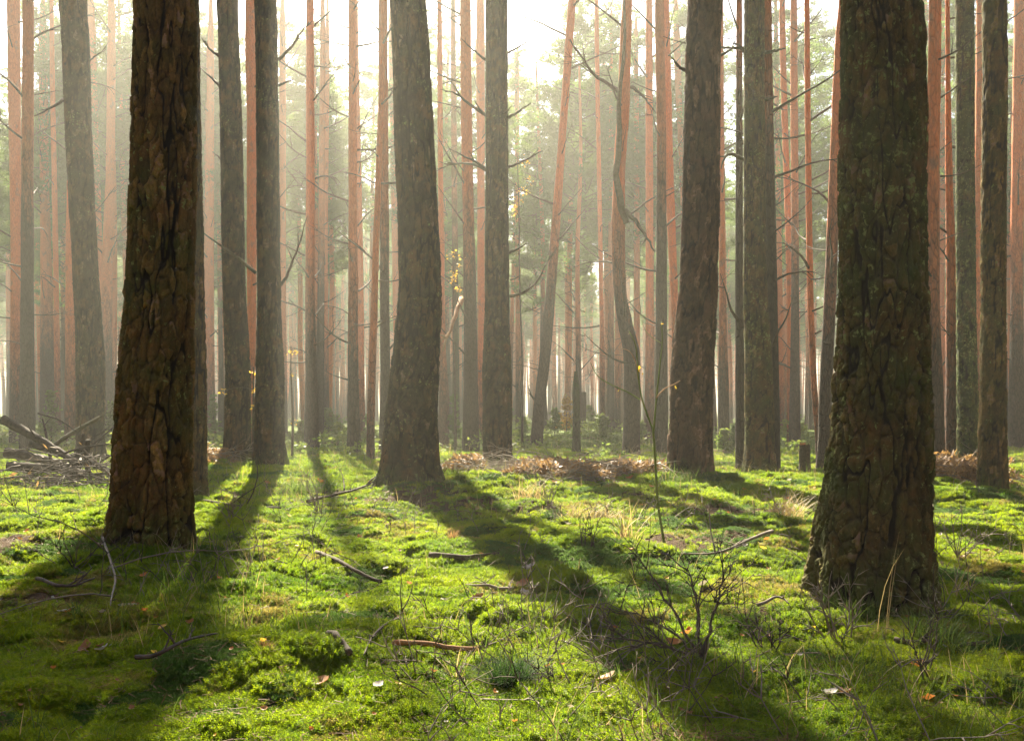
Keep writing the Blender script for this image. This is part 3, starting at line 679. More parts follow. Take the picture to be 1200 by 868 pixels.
while len(far_pos) < 238 and tries < 20000:
    tries += 1
    d = 40 + 72 * rf.random() ** 1.05; px = rf.uniform(-40, 1240)
    x = (px - CX) / F * d
    if all((x - a) ** 2 + (d - b) ** 2 > 2.1 ** 2 for a, b in far_pos):
        far_pos.append((x, d)); put_far(px, d)

# ------------------------------------------------------------------ moss and grass
def scatter_object(name, pts, rot, scale, coll, idx=None):
    me = make_mesh(name, pts, attrs={'rot': rot, 'scl': scale, 'idx': idx if idx is not None else np.arange(len(pts)) % len(coll.objects)}); o = link(name, me)
    ng = bpy.data.node_groups.new(name + '_scatter', 'GeometryNodeTree')
    ng.interface.new_socket(name='Geometry', in_out='INPUT', socket_type='NodeSocketGeometry')
    ng.interface.new_socket(name='Geometry', in_out='OUTPUT', socket_type='NodeSocketGeometry')
    N, Lk = ng.nodes.new, ng.links.new
    gi, go = N('NodeGroupInput'), N('NodeGroupOutput')
    ci = N('GeometryNodeCollectionInfo'); ci.inputs['Collection'].default_value = coll
    ci.inputs['Separate Children'].default_value = True; ci.inputs['Reset Children'].default_value = True
    iop = N('GeometryNodeInstanceOnPoints'); iop.inputs['Pick Instance'].default_value = True
    ar = N('GeometryNodeInputNamedAttribute'); ar.data_type = 'FLOAT_VECTOR'; ar.inputs['Name'].default_value = 'rot'
    asx = N('GeometryNodeInputNamedAttribute'); asx.data_type = 'FLOAT'; asx.inputs['Name'].default_value = 'scl'
    ai = N('GeometryNodeInputNamedAttribute'); ai.data_type = 'FLOAT'; ai.inputs['Name'].default_value = 'idx'
    Lk(ai.outputs[0], iop.inputs['Instance Index'])
    Lk(gi.outputs[0], iop.inputs['Points']); Lk(ci.outputs[0], iop.inputs['Instance'])
    Lk(ar.outputs[0], iop.inputs['Rotation']); Lk(asx.outputs[0], iop.inputs['Scale']); Lk(iop.outputs[0], go.inputs[0])
    md = o.modifiers.new('scatter', 'NODES'); md.node_group = ng
    return o
wood_src = bpy.data.collections.new('wood_source')
for k in range(9):
    tr, dl, cr, xt = FAR[k % 5]; g = Geo()
    for me_, m_ in ((tr, 0), (cr, 2))[:2 if k < 3 else 1]:
        nv = len(me_.vertices); cc = np.empty(nv * 3, np.float32); me_.vertices.foreach_get('co', cc); cc = cc.reshape(-1, 3) + ((xt if m_ else 0), 0, 0)
        q4 = [tuple(p.vertices) for p in me_.polygons if len(p.vertices) == 4]; g.add(cc, q4, None, m_)
    o = bpy.data.objects.new('distant_tree', g.mesh('distant_tree', [tr.materials[0], M['deadwood'], M['needle']], False)); wood_src.objects.link(o)
R = np.random.default_rng(17); n = 950
dy = np.sqrt(R.uniform(80 ** 2, 200 ** 2, n)); dx = R.uniform(-.62, .62, n) * dy
ax_, ay_ = R.uniform(-85, 85, 2600), R.uniform(-75, 60, 2600)        # the wood goes on unseen beside and behind the camera, added to darken the fill
keep = (np.abs(ax_) > .62 * np.clip(ay_, 0, None) + 4.5) & (np.hypot(ax_, ay_) > 7) & ~((ay_ > 0) & (ax_ < 0) & (ax_ > -.8 * ay_ - 6))
dx, dy = np.concatenate([dx, ax_[keep][:1200]]), np.concatenate([dy, ay_[keep][:1200]]); n = len(dx)
o = scatter_object('distant_wood', np.stack([dx, dy, gh(dx, dy)], -1), np.stack([R.normal(0, .02, n), R.normal(0, .02, n), R.uniform(0, 6.28, n)], -1), R.uniform(.9, 1.15, n), wood_src)
tag(o, 'mass of pines closing the view behind the haze and unseen all around', 'forest', kind='stuff')
def scatter(n, dmin, dmax, seed, pad=.5):
    R = np.random.default_rng(seed)
    d = dmin * (dmax / dmin) ** R.random(n); x = R.uniform(-1, 1, n) * (.535 * d + pad)
    return x, d, R

def sprig_geo(g, rnd, base, h, m=0):
    lean = np.array([rnd.gauss(0, .35), rnd.gauss(0, .35), 1]); lean /= np.linalg.norm(lean)
    for w in range(4):
        c = np.array(base) + lean * h * (.3 + .7 * w / 3); k = 6 if w < 3 else 4; a0 = rnd.random() * 6.28
        for i in range(k):
            a = a0 + i * 2 * math.pi / k + rnd.uniform(-.3, .3); up = .15 + .22 * w
            dv = np.array([math.cos(a), math.sin(a), up]); L = h * rnd.uniform(.42, .62) * (1.05 - .16 * w)
            sd = np.array([-math.sin(a), math.cos(a), 0]) * L * .13
            g.add([c - sd, c + dv * L * .55 + sd * .9 + (0, 0, .001), c + dv * L, c + dv * L * .5 - sd * 1.2], [(0, 1, 2, 3)], None, m)

moss_src = bpy.data.collections.new('moss_source')
for k in range(9):                                     # 0-4 feather moss, 5-6 short dense cushions, 7 yellowed, 8 loose tall shoots
    g = Geo(); rnd = random.Random(900 + k)
    for s in range(11 if k < 5 else 22 if k < 7 else 9 if k == 7 else 5):
        a, rr = rnd.random() * 6.28, (.027 if k != 8 else .035) * math.sqrt(rnd.random())
        sprig_geo(g, rnd, (rr * math.cos(a), rr * math.sin(a), -.006), rnd.uniform(.016, .031) if k < 5 or k == 7 else rnd.uniform(.008, .015) if k < 7 else rnd.uniform(.026, .036))
    o = bpy.data.objects.new('moss_tuft', g.mesh('moss_tuft', [M['moss' if k < 5 or k == 8 else 'moss_dark' if k < 7 else 'moss_straw']], smooth=False)); moss_src.objects.link(o)

x, y, R = scatter(300000, 2.35, 24, 31)
keep = moss_mask(x, y) > R.uniform(.05, .62, len(x))
x, y = x[keep], y[keep]
nrm_x = -(gh(x + .04, y) - gh(x - .04, y)) / .08; nrm_y = -(gh(x, y + .04) - gh(x, y - .04)) / .08
rot = np.stack([-nrm_y * .6 + R.normal(0, .12, len(x)), nrm_x * .6 + R.normal(0, .12, len(x)), R.uniform(0, 6.28, len(x))], -1)
scl = R.uniform(.6, 1.1, len(x)) * np.clip(y / 7, 1, 2.2)
cu = fbm(x / .38, y / .38, 0, 95, 3); ye = fbm(x / .55, y / .55, 3, 96, 3); u = R.random(len(x))
idx = np.where(cu + .12 * (u - .5) > .60, 5 + (u > .5), np.where(ye + .25 * (u - .5) > .73, 7, np.where(u > .965, 8, np.floor(u * 5.3)))); idx = np.clip(idx, 0, 8)
o = scatter_object('moss', np.stack([x, y, gh(x, y) - .003], -1), rot, scl, moss_src, idx)
tag(o, 'bright green feathery moss cushions covering the forest floor', 'moss', kind='stuff')

def blades(name, x, y, L, w, mats, midx, R, bend=.6, lean=.35):
    """curved tapering grass blades, four segments each, all in one mesh"""
    n = len(x); a = R.uniform(0, 2 * np.pi, n); z0 = gh(x, y) - .01
    dx, dy = np.cos(a), np.sin(a); sx, sy = -dy, dx
    S = 5; vs = []
    be = R.uniform(.15, 1, n) * bend; le = R.uniform(0, lean, n)
    for k in range(S):
        t = k / (S - 1); out = L * (le * t + be * t * t); up = L * (t - .45 * be * t * t)
        ww = w * (1 - t) ** .7 * .5 + .0002
        c = np.stack([x + dx * out, y + dy * out, z0 + up], -1); s = np.stack([sx * ww, sy * ww, 0 * ww], -1)
        vs += [c - s, c + s]
    v = np.stack(vs, 1).reshape(-1, 3); b = np.arange(n)[:, None] * 2 * S
    q = np.stack([np.stack([b[:, 0] + 2 * k, b[:, 0] + 2 * k + 1, b[:, 0] + 2 * k + 3, b[:, 0] + 2 * k + 2], -1) for k in range(S - 1)], 1).reshape(-1, 4)
    return make_mesh(name, v, quads=q, mats=mats, mat_idx=np.repeat(midx, S - 1))
# grass: thin everywhere, thicker in clumps and round the feet of the trunks
x, y, R = scatter(52000, 2.4, 34, 41)
c = fbm(x / .8, y / .8, 0, 60, 3)
foot = np.zeros(len(x))
for t, d, r0, ax in near_info: foot += np.exp(-(((x - t.location.x) ** 2 + (y - t.location.y + .2) ** 2) / (r0 + .45) ** 2))
keep = R.random(len(x)) < np.clip((c - .52) * 2.2 + .5 * np.clip(foot, 0, 1) + .02, 0, 1) + .5 * sstep(7, 14, y)
x, y = x[keep], y[keep]
sc = np.clip(y / 9, 1, 2)
me = blades('grass', x, y, R.uniform(.05, .20, len(x)) * (1 + .6 * sstep(8, 16, y)), R.uniform(.0022, .0042, len(x)) * sc, [M['grass'], M['straw']], (R.random(len(x)) < .16 + .2 * sstep(7, 11, y)).astype(int), R)
tag(link('grass', me), 'fine green and straw grass blades growing through the moss', 'grass', kind='stuff')

# fallen needles and small debris
x, y, R = scatter(120000, 2.4, 26, 43)
mk = moss_mask(x, y); keep = R.random(len(x)) < (.24 + 1.2 * (1 - mk) + .7 * sum(np.exp(-(((x - t.location.x) ** 2 + (y - t.location.y) ** 2) / (r0 + .3) ** 2)) for t, d, r0, ax in near_info))
x, y = x[keep], y[keep]; n = len(x); z = gh(x, y) + R.uniform(.006, .03, n)
a = R.uniform(0, 6.28, n); L = R.uniform(.010, .028, n) * np.clip(y / 7, 1, 2); w = R.uniform(.0007, .0020, n) * np.clip(y / 6, 1, 2)
dv = np.stack([np.cos(a), np.sin(a), R.normal(0, .25, n)], -1) * L[:, None]; sd = np.stack([-np.sin(a), np.cos(a), R.normal(0, .3, n)], -1) * w[:, None]
c = np.stack([x, y, z], -1)
v = np.stack([c - dv - sd, c - dv + sd, c + dv + sd * .5, c + dv - sd * .5], 1).reshape(-1, 3)
tag(link('needle_litter', make_mesh('needle_litter', v, quads=np.arange(4 * n).reshape(-1, 4), mats=[M['litter']], smooth=False)), 'brown pine needles and bits of bark strewn over the moss', 'litter', kind='stuff')

# dry twiglets and bilberry stems standing in the moss, too many to count
rt = random.Random(91); g = Geo()
for k in range(2800):
    d = 2.6 * (26 / 2.6) ** rt.random(); x0 = rt.uniform(-1, 1) * (.53 * d + .4)
    if float(fbm(x0 / 1.3, d / 1.3, 0, 71, 2)) < .47 + .1 * rt.random(): continue
    z0 = float(gh(x0, d)); s = 1 + .10 * d
    flat = rt.random() < .5; a = rt.uniform(0, 6.28)
    dv = (math.cos(a), math.sin(a), rt.uniform(.05, .3) if flat else rt.uniform(.7, 2.2))
    branch_geo(g, (x0, d, z0 - .01), dv, rt.uniform(.12, .42), .0022 * s, rt, -.2 if flat else .1, 3 if d < 9 else 2, rt.choice((0, 0, 1)), 3, 6, .22)
tag(link('dry_twigs', g.mesh('dry_twigs', [M['dry_twig'], M['twig']])), 'tangle of fine dry twigs and bilberry stems in the moss', 'twigs', kind='stuff')

# ------------------------------------------------------------------ sticks, branches, logs and stump
def ground_line(pts, n, lift=.0, wig=.01, seed=0):
    rnd = random.Random(seed); P = smooth_curve([G(*p) for p in pts], n)
    for p in P: p[2] = float(gh(p[0], p[1]))
    z = np.convolve(np.pad(P[:, 2], 3, 'edge'), np.ones(7) / 7, 'valid'); P[:, 2] = z + lift
    K = np.array([[rnd.uniform(-wig, wig) for _ in range(3)] for _ in range(5)])
    P += np.stack([np.interp(np.linspace(0, 4, n), range(5), K[:, c]) for c in range(3)], 1)
    return P
def stick(label, pts, r, lift, mat='deadwood', kids=0, seed=1, taper=.5, name='fallen_stick', cat='stick', wig=.008, n=14):
    P = ground_line(pts, n, lift, wig, seed); g = Geo(); g.tube(P, r * np.linspace(1, taper, n), 9)
    rnd = random.Random(seed); L = np.linalg.norm(P[-1] - P[0])
    for k in range(kids):
        i = rnd.randint(2, n - 3); dd = P[i + 1] - P[i]; dd /= np.linalg.norm(dd)
        branch_geo(g, P[i], dd * .7 + np.array([rnd.uniform(-.7, .7), rnd.uniform(-.7, .7), rnd.uniform(.1, .9)]), L * rnd.uniform(.2, .5), r * .55, rnd, -.1, 2, 0, 5, 8, .2)
    me = g.mesh(name, [M[mat]]); c = P.mean(0); me.transform(Tr([-v for v in c]))
    return tag(link(name, me, None, c), label, cat, 'sticks lying on the moss')
stick('straight grey stick slanting across the bright sunlit moss', [(371, 652), (405, 667), (446, 690)], .012, .05, 'deadwood', 0, 3, .8, wig=.003)
stick('reddish brown rotten stick lying level in the foreground moss', [(463, 775), (510, 772), (562, 767)], .011, .04, 'deadwood_orange', 0, 4, .8, wig=.003)
stick('short dark piece of wood lying left of the reddish stick', [(384, 783), (410, 784)], .013, .035, 'deadwood', 0, 5, .9)
stick('long thin dark branch arching over moss left of the swollen foot pine', [(360, 590), (400, 585), (440, 572)], .02, .06, 'deadwood', 3, 6, .5)
stick('grey stick half sunk in moss in front of the dark grass shadow', [(505, 655), (545, 660), (585, 657)], .022, .03, 'deadwood', 1, 7, .6)
stick('thin mossy branch lying in shade below the broad brown pine', [(160, 785), (200, 772), (255, 755)], .009, .05, 'twig', 3, 8, .4)
stick('dark twiggy branch at the shaded edge of the foreground', [(44, 690), (75, 705), (110, 690)], .010, .06, 'twig', 4, 9, .4)
stick('grey bent twig propped on moss near the pale leaves', [(120, 650), (135, 690), (128, 725)], .008, .06, 'dry_twig', 3, 10, .4)
stick('long bleached twig reaching across moss right of the sapling', [(905, 632), (860, 648), (800, 655)], .012, .05, 'dry_twig', 2, 11, .4)
stick('curved grey twig at the foot of the broad mossy pine', [(888, 722), (910, 720), (926, 735)], .008, .04, 'dry_twig', 1, 12, .4)
stick('dark stick lying flat in front of the broad mossy pine', [(1050, 757), (1090, 756), (1156, 762)], .011, .03, 'deadwood', 2, 13, .6)
stick('slender branch lying behind the broad brown pine toward the light', [(240, 590), (300, 600), (330, 604)], .014, .05, 'deadwood', 2, 14, .5)
stick('bare branch half across moss below the plated pine', [(600, 690), (570, 694), (545, 690)], .010, .03, 'dry_twig', 1, 15, .5)
stick('thin brown twig in the sunlit strip beside the reddish stick', [(470, 738), (440, 760), (425, 790)], .006, .04, 'twig', 1, 16, .4)

# the big bare branch with many twigs in the right foreground
rk = random.Random(12); g = Geo(); b0 = G(822, 778)
for (ex, ey, up) in [(668, 745, .10), (742, 655, .45), (705, 705, .3), (690, 775, .10), (770, 640, .50), (835, 700, .42), (860, 690, .5), (760, 790, .08), (845, 650, .55)]:
    e = G(ex, max(ey, 660) + 60); e = np.array([e[0], b0[1] + rk.uniform(-.25, .35), 0]); tgt = W(ex, ey, e[1])
    P = smooth_curve([b0 + (0, 0, .02), (b0 + tgt) / 2 + np.array([rk.uniform(-.05, .05), rk.uniform(-.08, .08), .05 + rk.uniform(-.03, .05)]), tgt], 14)
    P += np.array([[rk.uniform(-.008, .008) for _ in range(3)] for _ in range(14)])
    g.tube(P, .0055 * np.linspace(1, .2, 14), 6)
    for k in range(7):
        i = rk.randint(3, 11); dd = P[i] - P[i - 1]; dd /= np.linalg.norm(dd)
        branch_geo(g, P[i], dd * .8 + np.array([rk.uniform(-.8, .8), rk.uniform(-.8, .8), rk.uniform(-.2, .8)]), rk.uniform(.08, .24), .0023, rk, 0, 2, 0, 4, 6, .25)
me = g.mesh('fallen_branch', [M['twig']]); me.transform(Tr([-v for v in b0]))
tag(link('fallen_branch', me, None, b0), 'large dark bare branch with many forking twigs lying in the right foreground', 'branch')

def twig_clump(label, px, py, hpx, n, mat, seed, spread=.5, r=.004):
    b = G(px, py); rnd = random.Random(seed); g = Geo(); h = hpx / F * b[1]
    for k in range(n):
        a = rnd.uniform(0, 6.28); s = rnd.uniform(.1, spread)
        branch_geo(g, (rnd.uniform(-.04, .04), rnd.uniform(-.04, .04), -.02), (math.cos(a) * s, math.sin(a) * s, 1), h * rnd.uniform(.55, 1.1), r, rnd, -.1, 4, 0, 5, 9, .16)
    return tag(link('dead_shrub', g.mesh('dead_shrub', [M[mat]]), None, b), label, 'shrub')
twig_clump('bare grey shrub twigs standing before the foot of the broad mossy pine', 985, 752, 100, 8, 'dry_twig', 3, .9, .004)
twig_clump('small leafless dark shrub in the sunny strip left of the broad mossy pine', 905, 765, 90, 7, 'twig', 4, .8, .0035)
twig_clump('leafless twigs standing in mid clearing above the bright moss', 690, 640, 55, 5, 'twig', 5, .6, .004)
twig_clump('dry shrub on the shaded slope right of the broad brown pine', 270, 610, 60, 7, 'dry_twig', 6, 1.0, .005)
twig_clump('spiky bare shrub beside the long arching branch', 372, 600, 62, 7, 'dry_twig', 7, .8, .005)
twig_clump('dark wiry shrub in the lower shaded edge beneath the log heap', 85, 672, 75, 7, 'twig', 8, .9, .004)
twig_clump('small dead shrub on the mound left of the broad mossy pine', 915, 605, 45, 6, 'dry_twig', 9, .9, .006)
twig_clump('wiry bare shrub on the sunny bank right of the broad mossy pine', 1120, 655, 70, 7, 'dry_twig', 10, .8, .005)
twig_clump('thin dead stems in front of the brush heap', 640, 600, 60, 5, 'dry_twig', 11, .5, .005)
twig_clump('low dark twiggy shrub at the bottom corner by the broad mossy pine', 1085, 795, 90, 6, 'twig', 12, .9, .0035)
twig_clump('small bare shrub among leaves at the foot of the grassy tussock', 640, 805, 60, 5, 'twig', 13, .8, .003)

# heap of old logs on the left: every log a thing
def log(label, p0, p1, d0, d1, r, mat, seed, taper=.7, broken=True):
    a, b = W(*p0, d0 + 1.5), W(*p1, d1 + 1.5); rnd = random.Random(seed); n = 22; sides = 18
    P = smooth_curve([a, (a + b) / 2 + np.array([rnd.uniform(-.04, .04), 0, rnd.uniform(-.03, .05)]), b], n)
    g = Geo(); rr = .8 * r * np.linspace(1, taper, n) * np.array([rnd.uniform(.9, 1.1) for _ in range(n)])
    g.tube(P, rr, sides)
    v = g.v[0]; k = n * sides; nn = fbm(v[:k, 0] * 9, v[:k, 1] * 30, v[:k, 2] * 30, seed, 3)[:, None] - .5
    cen = np.repeat(P, sides, 0); v[:k] += (v[:k] - cen) * nn * .55
    for q in range(rnd.randint(1, 3)):
        i = rnd.randint(4, n - 4); th = rnd.uniform(0, 6.28)
        branch_geo(g, P[i], (math.cos(th), math.sin(th), .6), rnd.uniform(.15, .45), r * .25, rnd, 0, 1, 0, 5, 6)
    me = g.mesh('fallen_log', [M[mat]]); c = (a + b) / 2; me.transform(Tr([-t for t in c]))
    return tag(link('fallen_log', me, None, c), label, 'log', 'heap of old logs by the dark leaning pine')
log('thick dark log sloping down out of the heap', (4, 492), (94, 545), 11.6, 11.2, .078, 'rotten', 1)
log('grey trunk lying lowest along the ground under the heap', (8, 546), (126, 562), 11.3, 11.6, .075, 'rotten', 2, .7)
log('pale pole pointing up to the right out of the heap', (52, 530), (117, 489), 11.4, 11.9, .038, 'deadwood_moss', 3, .8)
log('short upright grey stub standing in the heap', (105, 562), (103, 515), 11.3, 11.25, .048, 'rotten', 4, .8)
log('forked root end rising in the middle of the heap', (84, 556), (98, 508), 11.5, 11.6, .055, 'rotten', 5, .5)
log('thin branch crossing over the top of the heap', (44, 484), (90, 506), 11.2, 11.5, .016, 'rotten', 6, .5)
log('thin dead pole leaning from the heap toward the broad brown pine', (72, 552), (140, 494), 11.2, 11.7, .022, 'rotten', 7, .5)
log('dark rotten log deep inside the heap', (6, 530), (100, 556), 11.9, 12.0, .09, 'twig', 8, .9)
log('curved branch hooking out of the right end of the heap', (112, 545), (138, 528), 11.6, 11.3, .022, 'rotten', 9, .4)
log('slim grey log lying across the bottom end of the heap', (14, 566), (134, 554), 11.0, 11.3, .04, 'deadwood_moss', 10, .7)
log('weathered log behind the upright stub', (36, 520), (130, 552), 12.2, 12.2, .06, 'rotten', 11, .7)
log('broken branch sticking steeply up at the edge of the heap', (60, 540), (50, 490), 11.5, 11.6, .03, 'rotten', 12, .4)
log('slender bent pole lying flat over the upright stub', (66, 534), (128, 520), 11.1, 11.3, .025, 'rotten', 13, .5)
log('pale stripped branch propped against the upright stub', (132, 560), (98, 526), 11.1, 11.2, .024, 'dry_twig', 14, .5)

# broken stump
sp = G(943, 558); sp[2] -= .02
t = thing('tree_stump', 'small dark broken stump with a splintered pale top', 'stump', sp)
sw = 6.2 / F * sp[1]; sh = 38 / F * sp[1]; n = 30; sides = 26
th = np.linspace(0, 2 * np.pi, sides, endpoint=False); zz = np.linspace(-.1, 1, n)
T, Z = np.meshgrid(th, zz); Rr = sw * (1 + .45 * np.exp(-np.clip(Z, 0, 1) * 5)) * (1 + .25 * (fbm(np.cos(T) * 2, np.sin(T) * 2, Z * 3, 5, 3) - .5))
topz = .78 + .25 * fbm(np.cos(T) * 1.5, np.sin(T) * 1.5, 0, 6, 2) + .16 * vnoise(np.cos(T) * 6, np.sin(T) * 6, 0, 9)
v = np.stack([Rr * np.cos(T), Rr * np.sin(T), sh * Z * np.where(Z > 0, topz, 1)], -1).reshape(-1, 3)
i, j = np.meshgrid(np.arange(n - 1), np.arange(sides), indexing='ij'); k = (j + 1) % sides
q = np.stack([i * sides + j, i * sides + k, (i + 1) * sides + k, (i + 1) * sides + j], -1).reshape(-1, 4)
link('bark', make_mesh('bark', v, quads=q, mats=[M['deadwood']]), t)
v2 = np.vstack([v[-sides:] * (.93, .93, 1), v[-sides:] * (.5, .5, .8), [[0, 0, sh * .62]]]); jj = np.arange(sides); kk = (jj + 1) % sides
link('broken_top', make_mesh('broken_top', v2, quads=np.stack([jj, kk, sides + kk, sides + jj], -1), tris=np.stack([sides + jj, sides + kk, 0 * jj + 2 * sides], -1), mats=[M['deadwood_orange']]), t)

# heap of dead brush and bracken behind the clearing
def brush(label, px0, px1, py, hpx, n, seed, mats, leafy, name='brush_heap', cat='brush heap'):
    rnd = random.Random(seed); g = Geo(); c = G((px0 + px1) / 2, py); d = c[1]; wd = (px1 - px0) / F * d / 2; hh = hpx / F * d
    for k in range(n):
        x0 = rnd.uniform(-1, 1) * wd; y0 = rnd.uniform(-.7, .9); a = rnd.choice((0, math.pi)) + rnd.gauss(0, .7)
        env = max(.2, 1 - (x0 / wd) ** 4) * hh * (.75 + .35 * math.sin(x0 * 1.7 + seed) ** 2); z0 = rnd.uniform(-.02, .75) * env + float(gh(c[0] + x0, d + y0)) - c[2]
        L = rnd.uniform(.4, 1.3)
        branch_geo(g, (x0, y0, z0), (math.cos(a), math.sin(a), rnd.uniform(-.15, .35)), L, rnd.uniform(.004, .011), rnd, -.5, 3, 0, 4, 8, .18)
    m = leafy; R = np.random.default_rng(seed)
    x = R.uniform(-1, 1, m) * wd; y = R.uniform(-.8, 1., m); env = np.clip(1 - (x / wd) ** 4, .12, 1) * hh * (.75 + .35 * np.sin(x * 1.7 + seed) ** 2)
    z = R.random(m) * env * 1.02 + gh(c[0] + x, d + y) - c[2]
    a = R.uniform(0, 6.28, m); L = R.uniform(.02, .07, m); w = R.uniform(.006, .018, m)
    dv = np.stack([np.cos(a), np.sin(a), R.normal(-.2, .6, m)], -1) * L[:, None]; sd = np.stack([-np.sin(a), np.cos(a), R.normal(0, .6, m)], -1) * w[:, None]
    C = np.stack([x, y, z], -1)
    g.add(np.stack([C - dv, C + sd, C + dv, C - sd], 1).reshape(-1, 3), np.arange(4 * m).reshape(-1, 4), None, 1)
    return tag(link(name, g.mesh(name, mats), None, c), label, cat)
brush('broad heap of brown dead branches and bracken behind the clearing', 588, 798, 560, 20, 520, 3, [M['dry_twig'], M['bracken']], 9000)
brush('small heap of dry twigs between swollen foot pine and straight dark pine', 520, 572, 554, 22, 90, 4, [M['dry_twig'], M['bracken']], 2200)
brush('dark tangle of thin branches lying over the heap of old logs', 10, 145, 570, 58, 140, 7, [M['twig'], M['bracken']], 60, 'branch_tangle', 'branches')
brush('rusty dead bracken patch under the moss covered trunk', 1085, 1165, 572, 34, 90, 5, [M['dry_twig'], M['bracken']], 4500, 'bracken_patch', 'bracken')
brush('brown bracken between the close dark pair and the broad brown pine', 236, 262, 545, 26, 40, 6, [M['dry_twig'], M['bracken']], 1300, 'bracken_patch', 'bracken')

# ------------------------------------------------------------------ saplings, ferns, bushes, small plants
def leaf_cloud(g, centres, R, size, m):
    n = len(centres); C = np.asarray(centres)
    dv = R.normal(size=(n, 3)); dv[:, 2] *= .5; dv /= np.linalg.norm(dv, axis=1)[:, None]
    sd = np.cross(dv, R.normal(size=(n, 3))); sd /= np.linalg.norm(sd, axis=1)[:, None]
    L = R.uniform(.6, 1.2, (n, 1)) * size
    g.add(np.stack([C, C + dv * L * .55 + sd * L * .3, C + dv * L, C + dv * L * .55 - sd * L * .3], 1).reshape(-1, 3), np.arange(4 * n).reshape(-1, 4), None, m)

def young_spruce(label, px, py, hpx, wpx, seed, mat='fern', d=None):
    b = G(px, py) if d is None else np.array([(px - CX) / F * d, d, float(gh((px - CX) / F * d, d))])
    rnd = random.Random(seed); R = np.random.default_rng(seed); h = hpx / F * b[1]; w = wpx / F * b[1] / 2
    t = thing('spruce_sapling', label, 'sapling', b, 'green saplings under the pines')
    g = Geo(); g.tube([(0, 0, -.05), (0, 0, h * .5), (0, 0, h)], [.02, .014, .004], 6); link('stem', g.mesh('stem', [M['deadwood']]), t)
    g = Geo(); cs = []
    for k in range(46):
        f = rnd.random() ** .8; z = h * (.06 + .92 * f); L = w * (1.08 - f) * rnd.uniform(.7, 1.2); a = rnd.uniform(0, 6.28)
        tip = np.array([math.cos(a) * L, math.sin(a) * L, z + L * .25])
        g.tube([(0, 0, z), tip], [.006, .002], 3, 1, cap=False)
        for q in range(int(14 + 26 * (1 - f))):
            u = rnd.uniform(.15, 1.05); cs.append(np.array([0, 0, z]) * (1 - u) + tip * u + np.array([rnd.gauss(0, .05), rnd.gauss(0, .05), rnd.gauss(0, .03)]) * (w + .2))
    leaf_cloud(g, cs, R, .055 + .0012 * b[1], 0); link('foliage', g.mesh('foliage', [M[mat], M['deadwood']], smooth=False), t)
for a in [('pale green sapling low between the straight pine and the twig covered pine', 396, 530, 26, 34, 1, 'fern', 27), ('fresh green sapling right of the twig covered pine', 432, 526, 34, 22, 2, 'fern', 30),
          ('yellow green bush beside the foot of the leaning slanting pine', 650, 520, 34, 30, 3, 'fern', 33), ('green sapling in the bright gap left of the slanting pine', 612, 522, 30, 22, 4, 'fern', 30),
          ('golden leaved bush behind the moss green snag', 664, 518, 48, 34, 5, 'yellow_leaf', 38), ('pale green bush between moss green snag and the crooked pine', 706, 524, 34, 32, 6, 'fern', 30),
          ('light green sapling at the right side of the crooked pine', 752, 528, 28, 24, 7, 'fern', 28), ('dense green bush right of the rugged plated pine', 848, 536, 32, 26, 8, 'fern', 22), ('yellow green bush behind the small broken stump', 930, 532, 42, 46, 9, 'fern', 26),
          ('dark green sapling in the gap right of the broad brown pine', 250, 528, 60, 20, 10, 'needle', 28), ('green sapling seen between the two dark pines of the pair', 288, 545, 75, 14, 11, 'needle', 20),
          ('slender green sapling between swollen foot pine and patchy pine', 532, 530, 62, 18, 12, 'needle', 26), ('bluish green sapling behind the log heap', 60, 520, 70, 34, 13, 'needle', 24), ('green bush between log heap and broad brown pine', 130, 530, 56, 18, 14, 'needle', 24),
          ('hazy green sapling in the pale gap beyond the arching branch', 352, 528, 26, 22, 15, 'fern', 30), ('low green shrub at foot of the leaning orange pine', 968, 556, 24, 20, 16, 'needle', 16), ('wide pale bush in the haze between straight pine and twig covered pine', 385, 518, 30, 50, 17, 'fern', 40),
          ('tall hazy green sapling far behind the patchy pine', 590, 515, 70, 26, 18, 'needle', 40), ('hazy bush deep in the bright gap', 690, 510, 30, 40, 19, 'fern', 46), ('low green clump under the plated pine on the far side', 862, 540, 30, 24, 20, 'needle', 24)]:
    young_spruce(*a)

R = np.random.default_rng(66); g = Geo(); cs = []; n = 0
while n < 400:
    d = 20 + 45 * R.random() ** 1.2; x0 = R.uniform(-1, 1) * .56 * d
    if fbm(x0 / 3.5, d / 3.5, 0, 88, 2) < .47: continue
    h = R.uniform(.15, .55) * (.7 + d / 60); n += 1; z0 = float(gh(x0, d))
    for q in range(46):
        f = R.random() ** .7; a = R.uniform(0, 6.28); rr = h * .8 * math.sqrt(R.random())
        cs.append((x0 + rr * math.cos(a), d + rr * math.sin(a), z0 + h * f * (1.1 - .5 * rr / h)))
leaf_cloud(g, cs, R, .11, 0)
tag(link('undergrowth', g.mesh('undergrowth', [M['fern']], smooth=False)), 'low pale green bracken and bilberry growth under the far pines', 'undergrowth', kind='stuff')

